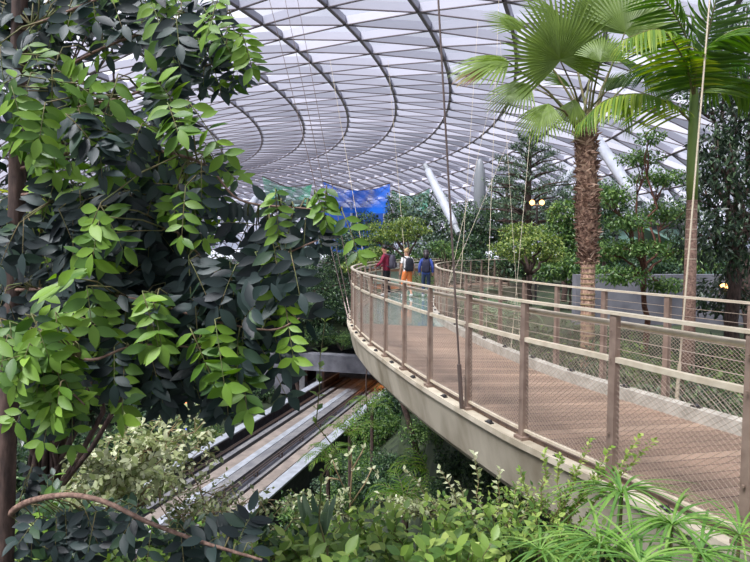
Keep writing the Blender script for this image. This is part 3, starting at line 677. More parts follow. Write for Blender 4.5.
conifer(bt(505, 34), 4.0, [(3.7, .8, 4), (3.1, 1.4, 5), (2.4, 1.9, 6), (1.6, 2.2, 6), (.8, 2.4, 6)], 'smaller layered conifer just left of the tall one', K=110, size=.2)
# mid background trees
bgt = [
 ('bushy_tree', 440, 34, [(428, 208, 24, 16), (446, 225, 28, 18), (412, 228, 20, 14), (462, 240, 22, 16), (432, 245, 26, 14)], 4200, .22, 'grey_green', 'grey-green bushy tree behind the white strut'),
 ('bushy_tree', 480, 32, [(478, 222, 22, 16), (496, 236, 22, 14), (470, 245, 20, 12)], 3000, .2, 'bush_dark', 'dark bushy tree in front of the grey column'),
 ('umbrella_tree', 425, 27, [(384, 228, 22, 6), (408, 222, 18, 5), (396, 236, 26, 5), (420, 230, 14, 4), (372, 240, 14, 5)], 2600, .14, 'umbrella_green', 'light green flat-topped tree directly behind the man in maroon'),
 ('feathery_tree', 420, 24, [(366, 260, 14, 6), (352, 266, 12, 6), (376, 252, 12, 5)], 1500, .13, 'umbrella_green', 'low feathery light green tree left of the man in maroon'),
 ('bushy_tree', 440, 40, [(366, 222, 16, 10), (352, 238, 18, 12), (380, 244, 16, 10)], 2400, .22, 'bush_dark', 'dark tree beneath the blue net'),
 ('cypress_tree', 392, 46, [(392, 210, 7, 20), (391, 226, 8, 14)], 1500, .2, 'bush_dark', 'narrow dark cypress between the blue and green nets'),
 ('cypress_tree', 402, 47, [(403, 213, 6, 17), (403, 228, 8, 12)], 1300, .2, 'mid_green', 'narrow green cypress right of the dark one'),
 ('leafy_tree', 528, 19, [(522, 232, 24, 9), (540, 242, 24, 9), (510, 248, 22, 9), (532, 256, 26, 9), (552, 254, 16, 8)], 4200, .11, 'umbrella_green', 'light green leafy tree with yellow tint below the conifer'),
 ('bushy_tree', 565, 24, [(566, 214, 20, 14), (556, 234, 22, 12), (574, 246, 20, 14)], 3200, .17, 'mid_green', 'mid green bushy tree left of the fan palm trunk'),
 ('bushy_tree', 604, 26, [(604, 204, 22, 18), (596, 232, 22, 16), (612, 256, 22, 14)], 3000, .18, 'bush_dark', 'dark bushy tree right behind the fan palm trunk'),
 ('bushy_tree', 560, 44, [(556, 196, 24, 16), (586, 200, 20, 14), (600, 190, 20, 14)], 2200, .28, 'grey_green', 'distant grey-green tree beyond the orange lamp'),
 ('bushy_tree', 640, 46, [(640, 216, 26, 16), (668, 210, 26, 18), (690, 222, 26, 18)], 2600, .28, 'grey_green', 'distant grey-green tree behind the pavilion'),
 ('bushy_tree', 500, 52, [(500, 205, 30, 14), (470, 215, 30, 14), (530, 214, 28, 14)], 2600, .3, 'bush_dark', 'distant dark tree mass behind the conifers'),
 ('bushy_tree', 450, 46, [(322, 262, 26, 20), (340, 290, 24, 22), (312, 300, 24, 24), (332, 240, 18, 12)], 4200, .24, 'bush_dark', 'dark tree left of the bridge curve above the tunnel'),
 ('bushy_tree', 300, 50, [(286, 250, 26, 18), (262, 262, 28, 20), (300, 276, 24, 18), (240, 275, 26, 22)], 3800, .28, 'grey_green', 'grey-green tree seen through the near leaves left of centre'),
 ('bushy_tree', 200, 52, [(190, 262, 40, 28), (140, 270, 44, 30), (226, 300, 34, 30), (80, 268, 44, 30)], 4500, .32, 'bush_dark', 'large dark tree behind the near foliage'),
 ('bushy_tree', 236, 56, [(236, 330, 30, 26), (262, 345, 24, 22), (210, 350, 34, 28)], 3200, .25, 'bush_dark', 'dark shrub-like tree beside the tunnel mouth'),
 ('bushy_tree', 30, 40, [(20, 270, 50, 40), (60, 320, 50, 40), (0, 350, 50, 40)], 3600, .28, 'bush_dark', 'dark tree low behind the left trunk'),
 ('leafy_tree', 452, 22, [(450, 254, 14, 6), (440, 246, 12, 5)], 1000, .11, 'mid_green', 'small green tree behind the steel rod'),
]
for nm, px, Y, bl, K, sz, mt, lab in bgt:
    b_ = bt(px, Y); tree(nm, b_, pxblobs(bl, Y, 2.0), K, sz, mt, lab, tr=.13 if Y < 30 else .2, shell=.35)
for px, Y, bl, mt, lab in [(365, 36, [(350, 262, 18, 12), (372, 260, 18, 12), (394, 262, 16, 10)], 'bush_dark', 'dark hedge behind the person in maroon'), (430, 37, [(412, 258, 18, 13), (434, 262, 18, 12), (452, 256, 18, 14)], 'mid_green', 'green hedge behind the person in blue'), (500, 26, [(478, 262, 20, 12), (500, 268, 20, 10), (520, 266, 18, 12)], 'bush_dark', 'dark hedge behind the far railing left of the light green tree'), (570, 22, [(548, 270, 22, 12), (572, 268, 22, 14), (596, 276, 20, 12)], 'mid_green', 'green hedge behind the fan palm base'), (650, 19, [(622, 276, 22, 12), (648, 262, 24, 14), (676, 272, 22, 14)], 'bush_dark', 'dark hedge behind the airy tiered tree'), (735, 17, [(705, 262, 22, 18), (735, 270, 24, 16), (765, 268, 24, 18)], 'mid_green', 'green hedge at far right behind the amber lamp'), (620, 34, [(600, 262, 24, 14), (640, 250, 24, 16), (670, 246, 24, 16), (560, 262, 22, 14)], 'grey_green', 'grey-green hedge at the foot of the pavilion')]:
    tree('hedge', bt(px, Y), pxblobs(bl, Y, .6), 2600, .007 * Y, mt, lab, 'hedge', tr=.05, shell=.2)
# fan-leaf maker
def fan(center, axis, up, rad, nseg, spread, rbase, Ls):
    """append blade dirs; segments joined toward the centre"""
    axis = Vector(axis).normalized(); up = Vector(up); up = (up - axis * up.dot(axis)).normalized(); side = axis.cross(up)
    for k in range(nseg):
        a = -spread / 2 + spread * k / (nseg - 1); d = axis * math.cos(a) + side * math.sin(a) + up * .12 * abs(math.sin(a))
        Ls.append((Vector(center), d, up, rad * (1 - .18 * (abs(a) / (spread / 2)) ** 2) * R.uniform(.93, 1.04), rbase + R.uniform(-.12, .12)))
def Lout(name, Ls, T, mat, parent):
    return leaves(name, [l[0][:] for l in Ls], [l[1][:] for l in Ls], [l[2][:] for l in Ls], [l[3] for l in Ls], np.array([l[4] for l in Ls]), T, mat, parent)
# fan palm
FY = 9.0; base = Vector(bt(590, FY)); crownp = P(586, 128, FY)
rt = empty('fan_palm', base, 'tall fan palm with shaggy brown trunk right of centre', 'palm')
mid = P(588, 258, FY); s_ = FY / F
MB().tube([base - Vector((0, 0, .15)), base.lerp(mid, .5), mid], [7.2 * s_, 6.6 * s_, 7 * s_], 14).build('trunk', M['fibre'], rt, True)
mb = MB(); prof = [mid.lerp(crownp, t) for t in np.linspace(0, 1, 12)]; mb.tube(prof, [(7 + 2.6 * min(1, 4 * t)) * s_ * (1 if t < .9 else .8) for t in np.linspace(0, 1, 12)], 14); mb.build('fibrous_sheath', M['fibre'], rt, True)
Ls = []
for i in range(1400):
    t = R.random(); a = R.uniform(0, 2 * PI); c = mid.lerp(crownp, t * 1.03 - .05); o = Vector((math.cos(a), math.sin(a), 0)); rr = (6.6 + 2.4 * min(1, 4 * t)) * s_
    side = Vector((-o.y, o.x, 0)) * R.choice((-1, 1)); Ls.append((c + o * rr * .92, (side * R.uniform(.3, 1) + o * R.uniform(.1, .5) + Vector((0, 0, R.uniform(-.2, .9)))).normalized(), o, R.uniform(.07, .16), R.random()))
Lout('leaf_stubs', Ls, T_strip(.2, 3, .1), M['thatch'], rt)
rg = MB()
for k in range(26):
    c = (base + Vector((0, 0, .2))).lerp(mid, k / 26); rg.tube([c, c + Vector((0, 0, .02))], 7.3 * s_, 14)
rg.build('trunk_rings', M['pale_twig'], rt)
TF = T_strip(.075, 6, .1)
fans = [ # hub px,py, depth offset, tip px,py, radius px, spread, tone
 (560, 60, -.5, 556, 10, 62, 4.4, .5), (508, 62, -.3, 470, 58, 56, 2.6, .55), (625, 32, -.2, 650, 5, 58, 3.6, .45), (600, 30, .4, 596, -10, 60, 3.6, .35),
 (548, 104, -.5, 532, 130, 40, 2.0, .6), (600, 62, -.7, 606, 40, 36, 2.6, .5), (640, 72, .3, 662, 84, 52, 2.4, .3), (528, 84, .4, 500, 96, 50, 2.2, .4), (620, 98, .5, 640, 128, 44, 1.8, .35), (565, 30, .6, 540, -8, 58, 3.0, .4), (575, 100, -.2, 566, 130, 34, 1.6, .6), (520, 30, .3, 500, 8, 40, 2.6, .5), (606, 92, -.2, 626, 70, 36, 1.4, .15), (594, 70, .3, 592, 30, 44, 1.8, .15), (570, 88, .2, 552, 70, 40, 1.6, .2), (614, 60, .5, 630, 60, 50, 2.8, .1)]
for hx, hy, dy, tx, ty, rad, spd, tone in fans:
    h = P(hx, hy, FY + dy); tp_ = P(tx, ty, FY + dy - .25 * R.random() + .1); Ls = []
    upv = Vector((R.uniform(-.2, .2), -1, .5)) if spd > 3 else Vector((R.uniform(-.2, .2), -.6, .9))
    fan(h, tp_ - h, upv, rad * s_, int(spd * 11), spd, tone, Ls)
    lf = Lout('fan_leaf', Ls, T_strip(.062, 5, .12 if spd > 3 else .35), M['palm_leaf'], rt)
    st = crownp + Vector((R.uniform(-.1, .1), R.uniform(-.1, .1), -.1)); MB().tube([st, st.lerp(h, .5) + Vector((0, 0, .12)), h], [.025, .016, .01], 6).build('leaf_stalk', M['twig'], lf)
Ls = []; h = P(500, 66, FY - .35); fan(h, P(456, 72, FY - .4) - h, Vector((0, -.6, .9)), 46 * s_, 16, 1.0, .96, Ls); Lout('fan_leaf', Ls, T_strip(.085, 5, .3), M['palm_leaf'], rt)
# feather palm
def frond(parent, start, pts, leaflen, n, tone, mat='frond', T=T_strip(.09, 4, .3), stalk='twig', down=.25, nm='frond', w0=.018):
    path = catmull(pts, 6); mb = MB(); k = len(path); mb.tube(path, [w0 * (1 - .8 * i / k) for i in range(k)], 5)
    Ls = []; rs, L = resample(path, n)
    for i in range(int(n * .1), n):
        t = i / (n - 1); tn = (rs[min(i + 1, n - 1)] - rs[max(i - 1, 0)]).normalized(); sd = tn.cross(Vector((0, 0, 1))).normalized(); up = sd.cross(tn).normalized()
        ln = leaflen * (math.sin(PI * min(1, .2 + .8 * t * .95)) ** .6 * .9 + .1)
        for s2 in (-1, 1):
            d = (sd * s2 * (1 - .45 * t) + tn * (.45 + .6 * t) - Vector((0, 0, down)) + up * .1 + Vector((R.gauss(0, .05), R.gauss(0, .05), R.gauss(0, .05)))).normalized()
            Ls.append((rs[i], d, up, ln * R.uniform(.9, 1.05), tone + R.uniform(-.2, .2)))
    o = Lout(nm, Ls, T, M[mat], parent); mb.build('midrib', M[stalk], o, True); return o
PY = 7.6; base = Vector(bt(691, PY)); crp = P(694, 96, PY); s_ = PY / F
rt = empty('feather_palm', base, 'slender ringed palm with green crownshaft at right', 'palm')
g0 = P(692, 200, PY); MB().tube([base - Vector((0, 0, .1)), base.lerp(g0, .5), g0], [7 * s_, 6.2 * s_, 5 * s_], 14).build('trunk', M['branch_bark'], rt, True)
rg = MB()
for k in range(24): c = base.lerp(g0, k / 24); rr = (7.1 - 2 * k / 24) * s_; rg.tube([c, c + Vector((0, 0, .012))], rr, 14)
rg.build('trunk_rings', M['rope'], rt)
cs = pbr('crownshaft', srgb(96, 124, 60), srgb(126, 150, 76), .4, scale=8, stretch=(1, 1, .2))
MB().tube([g0, g0.lerp(crp, .3), crp, crp + Vector((0, 0, .25))], [5 * s_, 5.6 * s_, 4 * s_, 2 * s_], 12).build('crownshaft', cs, rt, True)
for pp, ln, tn in [([(692, 122, 0), (670, 104, -.1), (640, 94, -.25), (606, 100, -.4), (580, 122, -.5)], .62, .65),
                   ([(694, 98, 0), (690, 50, .1), (672, 10, .1), (640, -25, 0)], .62, .3),
                   ([(694, 98, 0), (705, 50, -.1), (716, 0, -.2), (730, -40, -.2)], .62, .4),
                   ([(694, 98, 0), (712, 84, .1), (736, 78, .1), (770, 100, .1)], .62, .5),
                   ([(694, 98, 0), (700, 60, -.3), (735, 30, -.5), (790, 30, -.7)], .62, .4),
                   ([(694, 98, 0), (684, 60, -.3), (660, 30, -.6), (622, 40, -.9)], .6, .7),
                   ([(694, 96, 0), (680, 70, .5), (650, 66, .8), (610, 80, 1)], .5, .15),
                   ([(694, 96, 0), (704, 64, .5), (720, 56, .8), (750, 66, 1)], .5, .15)]:
    frond(rt, None, [P(x, y, PY + d) for x, y, d in pp], ln, 44, tn, T=T_strip(.075, 5, .28), down=.5)
# cycads and small palms
def rosette(name, base, n, L, mat, label, cat='palm', leaf=.14, rise=.9, group=None, tone=.5, nleaf=16, down=.1):
    rt = empty(name, base, label, cat, group); b = Vector(base)
    for k in range(n):
        a = 2 * PI * k / n + R.uniform(-.2, .2); el = R.uniform(.25, 1.1) * rise; l = L * R.uniform(.8, 1.1); d = Vector((math.cos(a), math.sin(a), 0))
        pts = [b, b + d * l * .35 + Vector((0, 0, l * .5 * el)), b + d * l * .75 + Vector((0, 0, l * .6 * el)), b + d * l + Vector((0, 0, l * (.6 * el - .25)))]
        frond(rt, None, pts, leaf, nleaf, tone, mat, T_strip(.13, 3, .2), w0=.01, down=down, nm='frond')
    return rt
b_ = bt(487, 13.5); rosette('cycad', (b_[0] + .3, b_[1], -1.75), 16, 1.1, 'grey_green', 'spiky cycad beyond the right railing left of the light green tree', leaf=.3, tone=.8)
b_ = bt(468, 17); rosette('cycad', (b_[0] + .2, b_[1], -1.6), 13, .9, 'grey_green', 'smaller spiky cycad behind the right railing near the steel rod', leaf=.25, tone=.6)
# trunk of cycads
for px, Y, h_ in ((487, 13.5, .6), (468, 17, .7)): pass
# hedge plants beyond the right rail
hp = [(486, 10.8), (508, 9.9), (536, 9.6), (560, 9.9), (600, 8.0), (628, 8.4), (650, 7.4), (672, 9), (712, 7.0), (740, 7.6), (700, 10), (746, 9.5), (575, 11.5), (625, 11), (540, 13), (470, 13)]
plantproto = {}
def bush(name, base, rad, hgt, K, size, mat, label, group=None, T=None, cat='shrub', key=None, **kw):
    """round shrub; shares mesh data between copies of the same key"""
    if key and key in plantproto:
        c = copy_tree(plantproto[key]); c.location = base; c.rotation_euler = (0, 0, R.uniform(0, 6.28)); f = R.uniform(.85, 1.15); k0 = plantproto[key]['dims']; c.scale = (rad / k0[0], rad / k0[0], hgt / k0[1])
        c['label'] = label; c['category'] = cat
        if group: c['group'] = group
        elif 'group' in c: del c['group']
        return c
    rt = empty(name, base, label, cat, group); b = Vector(base); bl = []
    for k in range(7):
        a = R.uniform(0, 2 * PI); q = R.uniform(.2, .65) * rad; bl.append((b.x + math.cos(a) * q, b.y + math.sin(a) * q, b.z + hgt * R.uniform(.35, .7), rad * .45, rad * .45, hgt * .32))
    st = MB()
    for q in bl:
        p, r_ = limb(b - Vector((0, 0, .05)), q[:3], .02 * max(1, rad), .006, .1, 4); st.tube(p, r_, 5)
    st.build('stems', M['bark'], rt); crown('foliage', bl, K, size, M[mat], rt, T, shell=.3, **kw)
    if key: rt['dims'] = [rad, hgt]; plantproto[key] = rt
    return rt
for i, (px, Y) in enumerate(hp):
    x = (px - 375) / F * Y; x = max(x, rightX(Y) + .75)
    bush('shrub', (x, Y, -2.35), R.uniform(.45, .65), R.uniform(.7, 1.1) if i not in (8, 9) else .9, 900, .075, ['bush_dark', 'mid_green'][i % 2], 'low green shrub planted just beyond the right railing', 'shrubs beyond the right railing', key='hedge%d' % (i % 2))
# slope planting under the bridge and around the portal
sk = 0
def sbush(px, py, Y, rpx, hf, kind, label=None, group=None):
    p = hit(px, py + rpx * .55); z = p.z; Y = p.y; rad = rpx * Y / F; s_ = strack(p.x, p.y)
    if -1.3 - rad * .6 < s_ < 7.6 + rad * .6 and (p.x + 11) * .29 + (p.y - 29) * .957 < 22:
        side = rad * .65; p = p + TNn * ((7.8 + side - s_) if s_ > 3.2 or kind in 'y' else (-1.5 - side - s_)); z = terr(p.x, p.y)
    h = rad * 1.35
    spec = {'d': ('bush_dark', .2), 'm': ('mid_green', .17), 'g': ('grey_green', .18), 'y': ('umbrella_green', .14)}[kind]
    return bush('shrub', (p.x, p.y, z), rad, h, 1500, spec[1], spec[0], label or {'d': 'dark shrub on the planted slope right of the guideway', 'm': 'mid green shrub on the planted slope right of the guideway', 'g': 'grey-green shrub on the slope below the bridge', 'y': 'light green shrub on the slope below the bridge'}[kind], group or {'d': 'dark slope shrubs', 'm': 'mid green slope shrubs', 'g': 'grey-green slope shrubs', 'y': 'light green slope shrubs'}[kind], key='s' + kind)
for px, py, Y, rp, kd in [(372, 390, 30, 20, 'm'), (396, 405, 27, 20, 'm'), (420, 418, 24, 22, 'm'), (356, 402, 33, 16, 'g'), (380, 424, 26, 20, 'd'), (404, 440, 22, 22, 'd'), (438, 440, 20, 24, 'm'), (365, 440, 25, 20, 'm'), (352, 462, 24, 18, 'd'), (390, 466, 20, 24, 'd'), (425, 470, 17, 26, 'd'), (455, 466, 16, 26, 'd'), (372, 488, 18, 26, 'd'), (345, 494, 20, 22, 'd'), (480, 480, 13, 26, 'd'), (405, 494, 14, 28, 'd'), (445, 496, 12, 28, 'd'), (500, 500, 10, 28, 'd'), (350, 425, 29, 14, 'm'), (385, 388, 34, 16, 'd'), (405, 380, 32, 18, 'm'), (360, 378, 38, 16, 'd'), (345, 388, 42, 10, 'g'),(432, 405, 22, 16, 'm'), (462, 440, 17, 18, 'm'),(340, 470, 25, 12, 'm')]:
    sbush(px, py, Y, rp, .3, kd)
for px, py, Y, rp, kd in [(300, 346, 52, 20, 'm'), (322, 338, 52, 20, 'd'), (342, 345, 51, 16, 'm'), (282, 340, 54, 20, 'd'), (344, 318, 56, 20, 'd'), (318, 316, 57, 22, 'g'), (296, 312, 58, 20, 'd'), (330, 298, 62, 22, 'd'), (270, 322, 60, 22, 'g'), (350, 352, 50, 12, 'd'), (362, 340, 48, 18, 'd'), (378, 352, 44, 18, 'm'), (340, 268, 66, 24, 'g'), (310, 280, 68, 26, 'd')]:
    sbush(px, py, Y, rp, .3, kd, {'d': 'dark shrub on the bank above the tunnel mouth', 'm': 'mid green shrub on the bank above the tunnel mouth', 'g': 'grey-green shrub on the bank above the tunnel mouth'}[kd], 'shrubs above the tunnel, ' + {'d': 'dark', 'm': 'mid green', 'g': 'grey-green'}[kd])
for px, py, Y, rp, kd in [(150, 430, 30, 36, 'd'), (190, 418, 32, 30, 'g'), (228, 404, 34, 26, 'd'), (262, 392, 38, 18, 'd'), (110, 450, 28, 40, 'd'), (244, 372, 42, 22, 'g'), (216, 378, 44, 26, 'd'), (60, 440, 28, 40, 'd'), (250, 350, 50, 22, 'd'), (205, 440, 27, 20, 'm'), (180, 380, 46, 30, 'd'), (140, 395, 44, 34, 'g'), (20, 470, 24, 40, 'd'), (90, 400, 42, 40, 'd')]:
    sbush(px, py, Y, rp, .3, kd, {'d': 'dark shrub in the shade left of the guideway', 'm': 'mid green shrub in the shade left of the guideway', 'g': 'grey-green shrub in the shade left of the guideway'}[kd], 'shrubs left of the guideway, ' + {'d': 'dark', 'm': 'mid green', 'g': 'grey-green'}[kd])
for al in range(-14, 21, 3):
    for sq in (8.9, 11.2, 13.6, 16.0, 18.4):
        q = tp(sq + R.uniform(-.7, .7), al + R.uniform(-1, 1), 0)
        if q.y < 8 or q.x > rightX(q.y) - 1.4: continue
        kd = R.choice('dmmg'); rad = R.uniform(.9, 1.5) * (.75 if q.y < 18 else 1)
        bush('shrub', (q.x, q.y, terr(q.x, q.y)), rad, rad * 1.2, 1500, .17, 'bush_dark', {'d': 'dark shrub on the planted slope right of the guideway', 'm': 'mid green shrub on the planted slope right of the guideway', 'g': 'grey-green shrub on the slope below the bridge'}[kd], {'d': 'dark slope shrubs', 'm': 'mid green slope shrubs', 'g': 'grey-green slope shrubs'}[kd], key='s' + kd)
for k_, al in enumerate((9, 12, 15, 18, 20.5)):
    q = tp(8.3, al, 0); kd = 'mdmgm'[k_]
    bush('shrub', (q.x, q.y, terr(q.x, q.y)), 1.7, 3.4, 1500, .17, 'bush_dark', {'d': 'dark shrub overhanging the right parapet of the guideway', 'm': 'mid green shrub overhanging the right parapet of the guideway', 'g': 'grey-green shrub overhanging the right parapet of the guideway'}[kd], {'d': 'dark parapet shrubs', 'm': 'mid green parapet shrubs', 'g': 'grey-green parapet shrubs'}[kd], key='s' + kd)
for px, py, Y, L, lab in [(350, 436, 22, 1.3, 'bright green fern rosette on the slope right of the guideway'), (372, 408, 26, 1.3, 'green fern palm on the slope just below the edge beam'), (428, 474, 15, 1.1, 'dark green fern palm on the slope under the bridge'), (328, 458, 20, 1.0, 'green fern hanging over the guideway parapet'), (405, 500, 13, 1.0, 'pale fern low on the slope behind the foreground shrubs')]:
    p = P(px, py, Y); rosette('tree_fern', p, 12, L, 'frond', lab, leaf=.3, tone=.5, cat='fern', nleaf=14, rise=.8)
    p2 = terr(p.x, p.y); o = [q for q in col.objects if q.get('label') == lab][0]; MB().tube([(p.x, p.y, min(p2, p.z - .1)), (p.x, p.y, p.z)], .08, 7).build('trunk', M['bark'], o)
# wispy pale-leafed trees over the guideway
def wispy(base, tips, K, size, mat, label, bark='pale_twig', r0=.02, leafr=.35, T=None, name='wispy_tree'):
    rt = empty(name, base, label, 'tree'); b = Vector(base); mb = MB(); pos = []; dr = []
    for tpx in tips:
        p, r_ = limb(b, tpx, r0, .004, .12, 8); mb.tube(p, r_, 5)
        for i in range(3, 9):
            for _ in range(2):
                v = Vector((R.uniform(-1, 1), R.uniform(-1, 1), R.uniform(-.5, .8))) * leafr; e_ = p[i] + v; mb.tube([p[i], p[i] + v * .6 + Vector((0, 0, .03)), e_], [.006, .004, .002], 4)
                for _ in range(K):
                    t = R.uniform(.2, 1.1); pos.append((p[i] + v * t + Vector((R.gauss(0, .04), R.gauss(0, .04), R.gauss(0, .04))))[:]); dr.append((v + Vector((R.gauss(0, .3), R.gauss(0, .3), R.gauss(0, .2))))[:])
    mb.build('branches', M[bark], rt, True); n_ = len(pos)
    leaves('foliage', pos, dr, RN.normal(size=(n_, 3)) * .5 + np.array([0, -.3, 1]), size * (.6 + .8 * RN.random(n_)), RN.random(n_), T or T_mid(.55), M[mat], rt); return rt
wispy(P(60, 575, 7) , [P(x, y, Y) for x, y, Y in [(110, 440, 7), (130, 425, 7.5), (160, 420, 7), (185, 410, 7.5), (215, 408, 7), (210, 430, 7), (150, 450, 6.8), (120, 470, 6.6), (180, 445, 6.8), (100, 455, 6.6), (145, 440, 7.4), (165, 435, 7.1), (200, 450, 7)]], 20, .085, 'bush_pale', 'pale small-leaved shrubby tree at left above the guideway', leafr=.42)
wispy(P(230, 600, 5.5), [P(x, y, Y) for x, y, Y in [(170, 480, 5.5), (190, 470, 5.6), (205, 500, 5.4), (225, 485, 5.6), (160, 505, 5.2), (240, 505, 5.3), (200, 485, 5.5), (262, 500, 5.6), (180, 515, 5.2), (270, 520, 5.4), (215, 515, 5.2), (300, 512, 5.6)]], 14, .055, 'bush_pale', 'pale variegated shrub in front of the lower guideway', leafr=.28)
# =================================================================== FOREGROUND BUSHES
def leafy_stems(name, base, tips, leaf, mat, label, tone=.6, T=None, pairs=9, cat='shrub', group=None, sp=.06, bark='twig', jit=.3, r0=.006):
    rt = empty(name, base, label, cat, group); mb = MB(); Ls = []; b = Vector(base)
    for tpx in tips:
        tpx = Vector(tpx); p, r_ = limb(b, tpx, r0, .0015, .1, 8); mb.tube(p, r_, 5)
        n_ = max(4, int((tpx - b).length / sp)); rs, L = resample([Vector(q) for q in p], n_)
        for i in range(n_ // 4, n_):
            tn = (rs[min(i + 1, n_ - 1)] - rs[i - 1]).normalized(); a = i * 2.4; u = tn.orthogonal().normalized(); v = tn.cross(u)
            for s2 in (0, PI):
                o = u * math.cos(a + s2) + v * math.sin(a + s2); d = (o + tn * R.uniform(.4, .9) + Vector((R.gauss(0, jit), R.gauss(0, jit), R.gauss(0, jit) * .6))).normalized()
                up = (tn * .5 + Vector((0, -.3, .9)) + Vector((R.gauss(0, .3), R.gauss(0, .3), 0))); Ls.append((rs[i], d, up, leaf * R.uniform(.65, 1.15), min(1, max(0, tone + R.gauss(0, .2) + .2 * (i / n_ - .6)))))
    mb.build('stems', M[bark], rt, True); Lout('foliage', Ls, T or T_mid(.5), M[mat], rt); return rt
GZ = -1.95
def fgshrub(px, py, Y, rx, ry, n, leaf, mat, label, tone=.6, sp=.05, group=None, T=None, jit=.3):
    c = P(px, py, Y); s_ = Y / F; b = Vector((c.x, Y + .1, GZ - .05)) 
    tips = [P(px + R.uniform(-1, 1) * rx, py + R.uniform(-1, 1) * ry, Y + R.uniform(-.35, .35)) for _ in range(n)]
    return leafy_stems('shrub', b, tips, leaf, mat, label, tone, T, sp=sp, group=group, jit=jit)
ZN = T_leaf(.46, .1, .12)
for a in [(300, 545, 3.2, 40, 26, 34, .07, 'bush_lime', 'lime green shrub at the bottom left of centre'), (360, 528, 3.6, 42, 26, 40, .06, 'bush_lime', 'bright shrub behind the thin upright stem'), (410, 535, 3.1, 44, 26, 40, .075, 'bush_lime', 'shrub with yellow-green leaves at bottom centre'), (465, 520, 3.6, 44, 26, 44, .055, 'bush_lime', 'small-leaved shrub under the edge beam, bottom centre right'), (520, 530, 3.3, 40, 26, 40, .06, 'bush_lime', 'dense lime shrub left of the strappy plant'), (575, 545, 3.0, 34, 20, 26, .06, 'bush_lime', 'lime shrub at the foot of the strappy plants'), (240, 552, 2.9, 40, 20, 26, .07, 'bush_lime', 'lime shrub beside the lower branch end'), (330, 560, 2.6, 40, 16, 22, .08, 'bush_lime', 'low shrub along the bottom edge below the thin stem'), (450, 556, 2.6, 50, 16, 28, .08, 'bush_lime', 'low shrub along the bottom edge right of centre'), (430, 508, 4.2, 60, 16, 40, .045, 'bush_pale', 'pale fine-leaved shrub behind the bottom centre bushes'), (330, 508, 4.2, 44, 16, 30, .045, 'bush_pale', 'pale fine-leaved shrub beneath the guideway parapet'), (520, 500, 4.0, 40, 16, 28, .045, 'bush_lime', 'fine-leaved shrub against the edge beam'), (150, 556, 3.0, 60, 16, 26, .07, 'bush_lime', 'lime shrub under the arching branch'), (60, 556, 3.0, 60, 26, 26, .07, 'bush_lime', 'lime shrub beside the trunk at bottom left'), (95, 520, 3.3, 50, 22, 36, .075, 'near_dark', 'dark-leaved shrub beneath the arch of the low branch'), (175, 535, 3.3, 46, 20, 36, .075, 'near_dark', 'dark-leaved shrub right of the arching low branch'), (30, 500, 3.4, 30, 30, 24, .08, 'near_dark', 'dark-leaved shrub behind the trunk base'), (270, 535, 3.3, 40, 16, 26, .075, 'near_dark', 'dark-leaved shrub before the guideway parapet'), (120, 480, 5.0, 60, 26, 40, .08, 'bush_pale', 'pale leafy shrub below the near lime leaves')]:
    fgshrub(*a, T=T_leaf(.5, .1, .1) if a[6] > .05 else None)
# pale bare twigs
rt = empty('bare_shrub', P(352, 545, 4.2), 'pale nearly bare twigs rising in front of the dark slope', 'shrub'); mb = MB()
for pts in ([(352, 545), (350, 500), (352, 470), (351, 448)], [(352, 500), (342, 484), (336, 470), (332, 458)], [(351, 505), (366, 482), (372, 468), (378, 474)], [(340, 480), (330, 478), (324, 484)], [(352, 470), (360, 456), (364, 448)]):
    mb.tube([P(x, y, 4.2 + R.uniform(-.05, .05)) for x, y in pts], [.007, .006, .005, .003][:len(pts)], 5)
mb.build('twigs', M['pale_twig'], rt, True)
Ls = [(P(x, y, 4.2), Vector((R.gauss(0, 1), R.gauss(0, .5), R.gauss(.3, 1))).normalized(), Vector((0, -.7, .7)), .04, .8) for x, y in [(352, 448), (349, 455), (332, 458), (335, 466), (378, 474), (366, 482), (324, 484), (364, 448), (372, 469), (346, 490), (356, 470), (330, 478)] for _ in range(3)]
Lout('foliage', Ls, T_mid(.6), M['bush_pale'], rt)
# twisting light branches in front of the beam
leafy_stems('shrub', P(545, 560, 3.4), [P(x, y, 3.3) for x, y in [(655, 440), (640, 436), (610, 448), (590, 440), (560, 456), (575, 470), (545, 452), (520, 470), (600, 470)]], .042, 'bush_lime', 'shrub with long thin branch reaching across the wire mesh', .75, T_mid(.6), sp=.018, bark='pale_twig')
leafy_stems('shrub', P(490, 575, 3.8), [P(x, y, 3.8) for x, y in [(475, 455), (440, 470), (405, 470), (500, 470), (520, 480), (460, 485), (550, 475)]], .05, 'bush_pale', 'pale branching shrub standing before the dark slope', .6, T_mid(.6), sp=.03, bark='pale_twig')
# thin upright stem
leafy_stems('sapling', P(329, 590, 2.6), [P(325, 322, 2.55)], .05, 'bush_lime', 'single thin upright stem with small paired leaves', .65, T_mid(.55), sp=.062, r0=.0055, cat='plant')
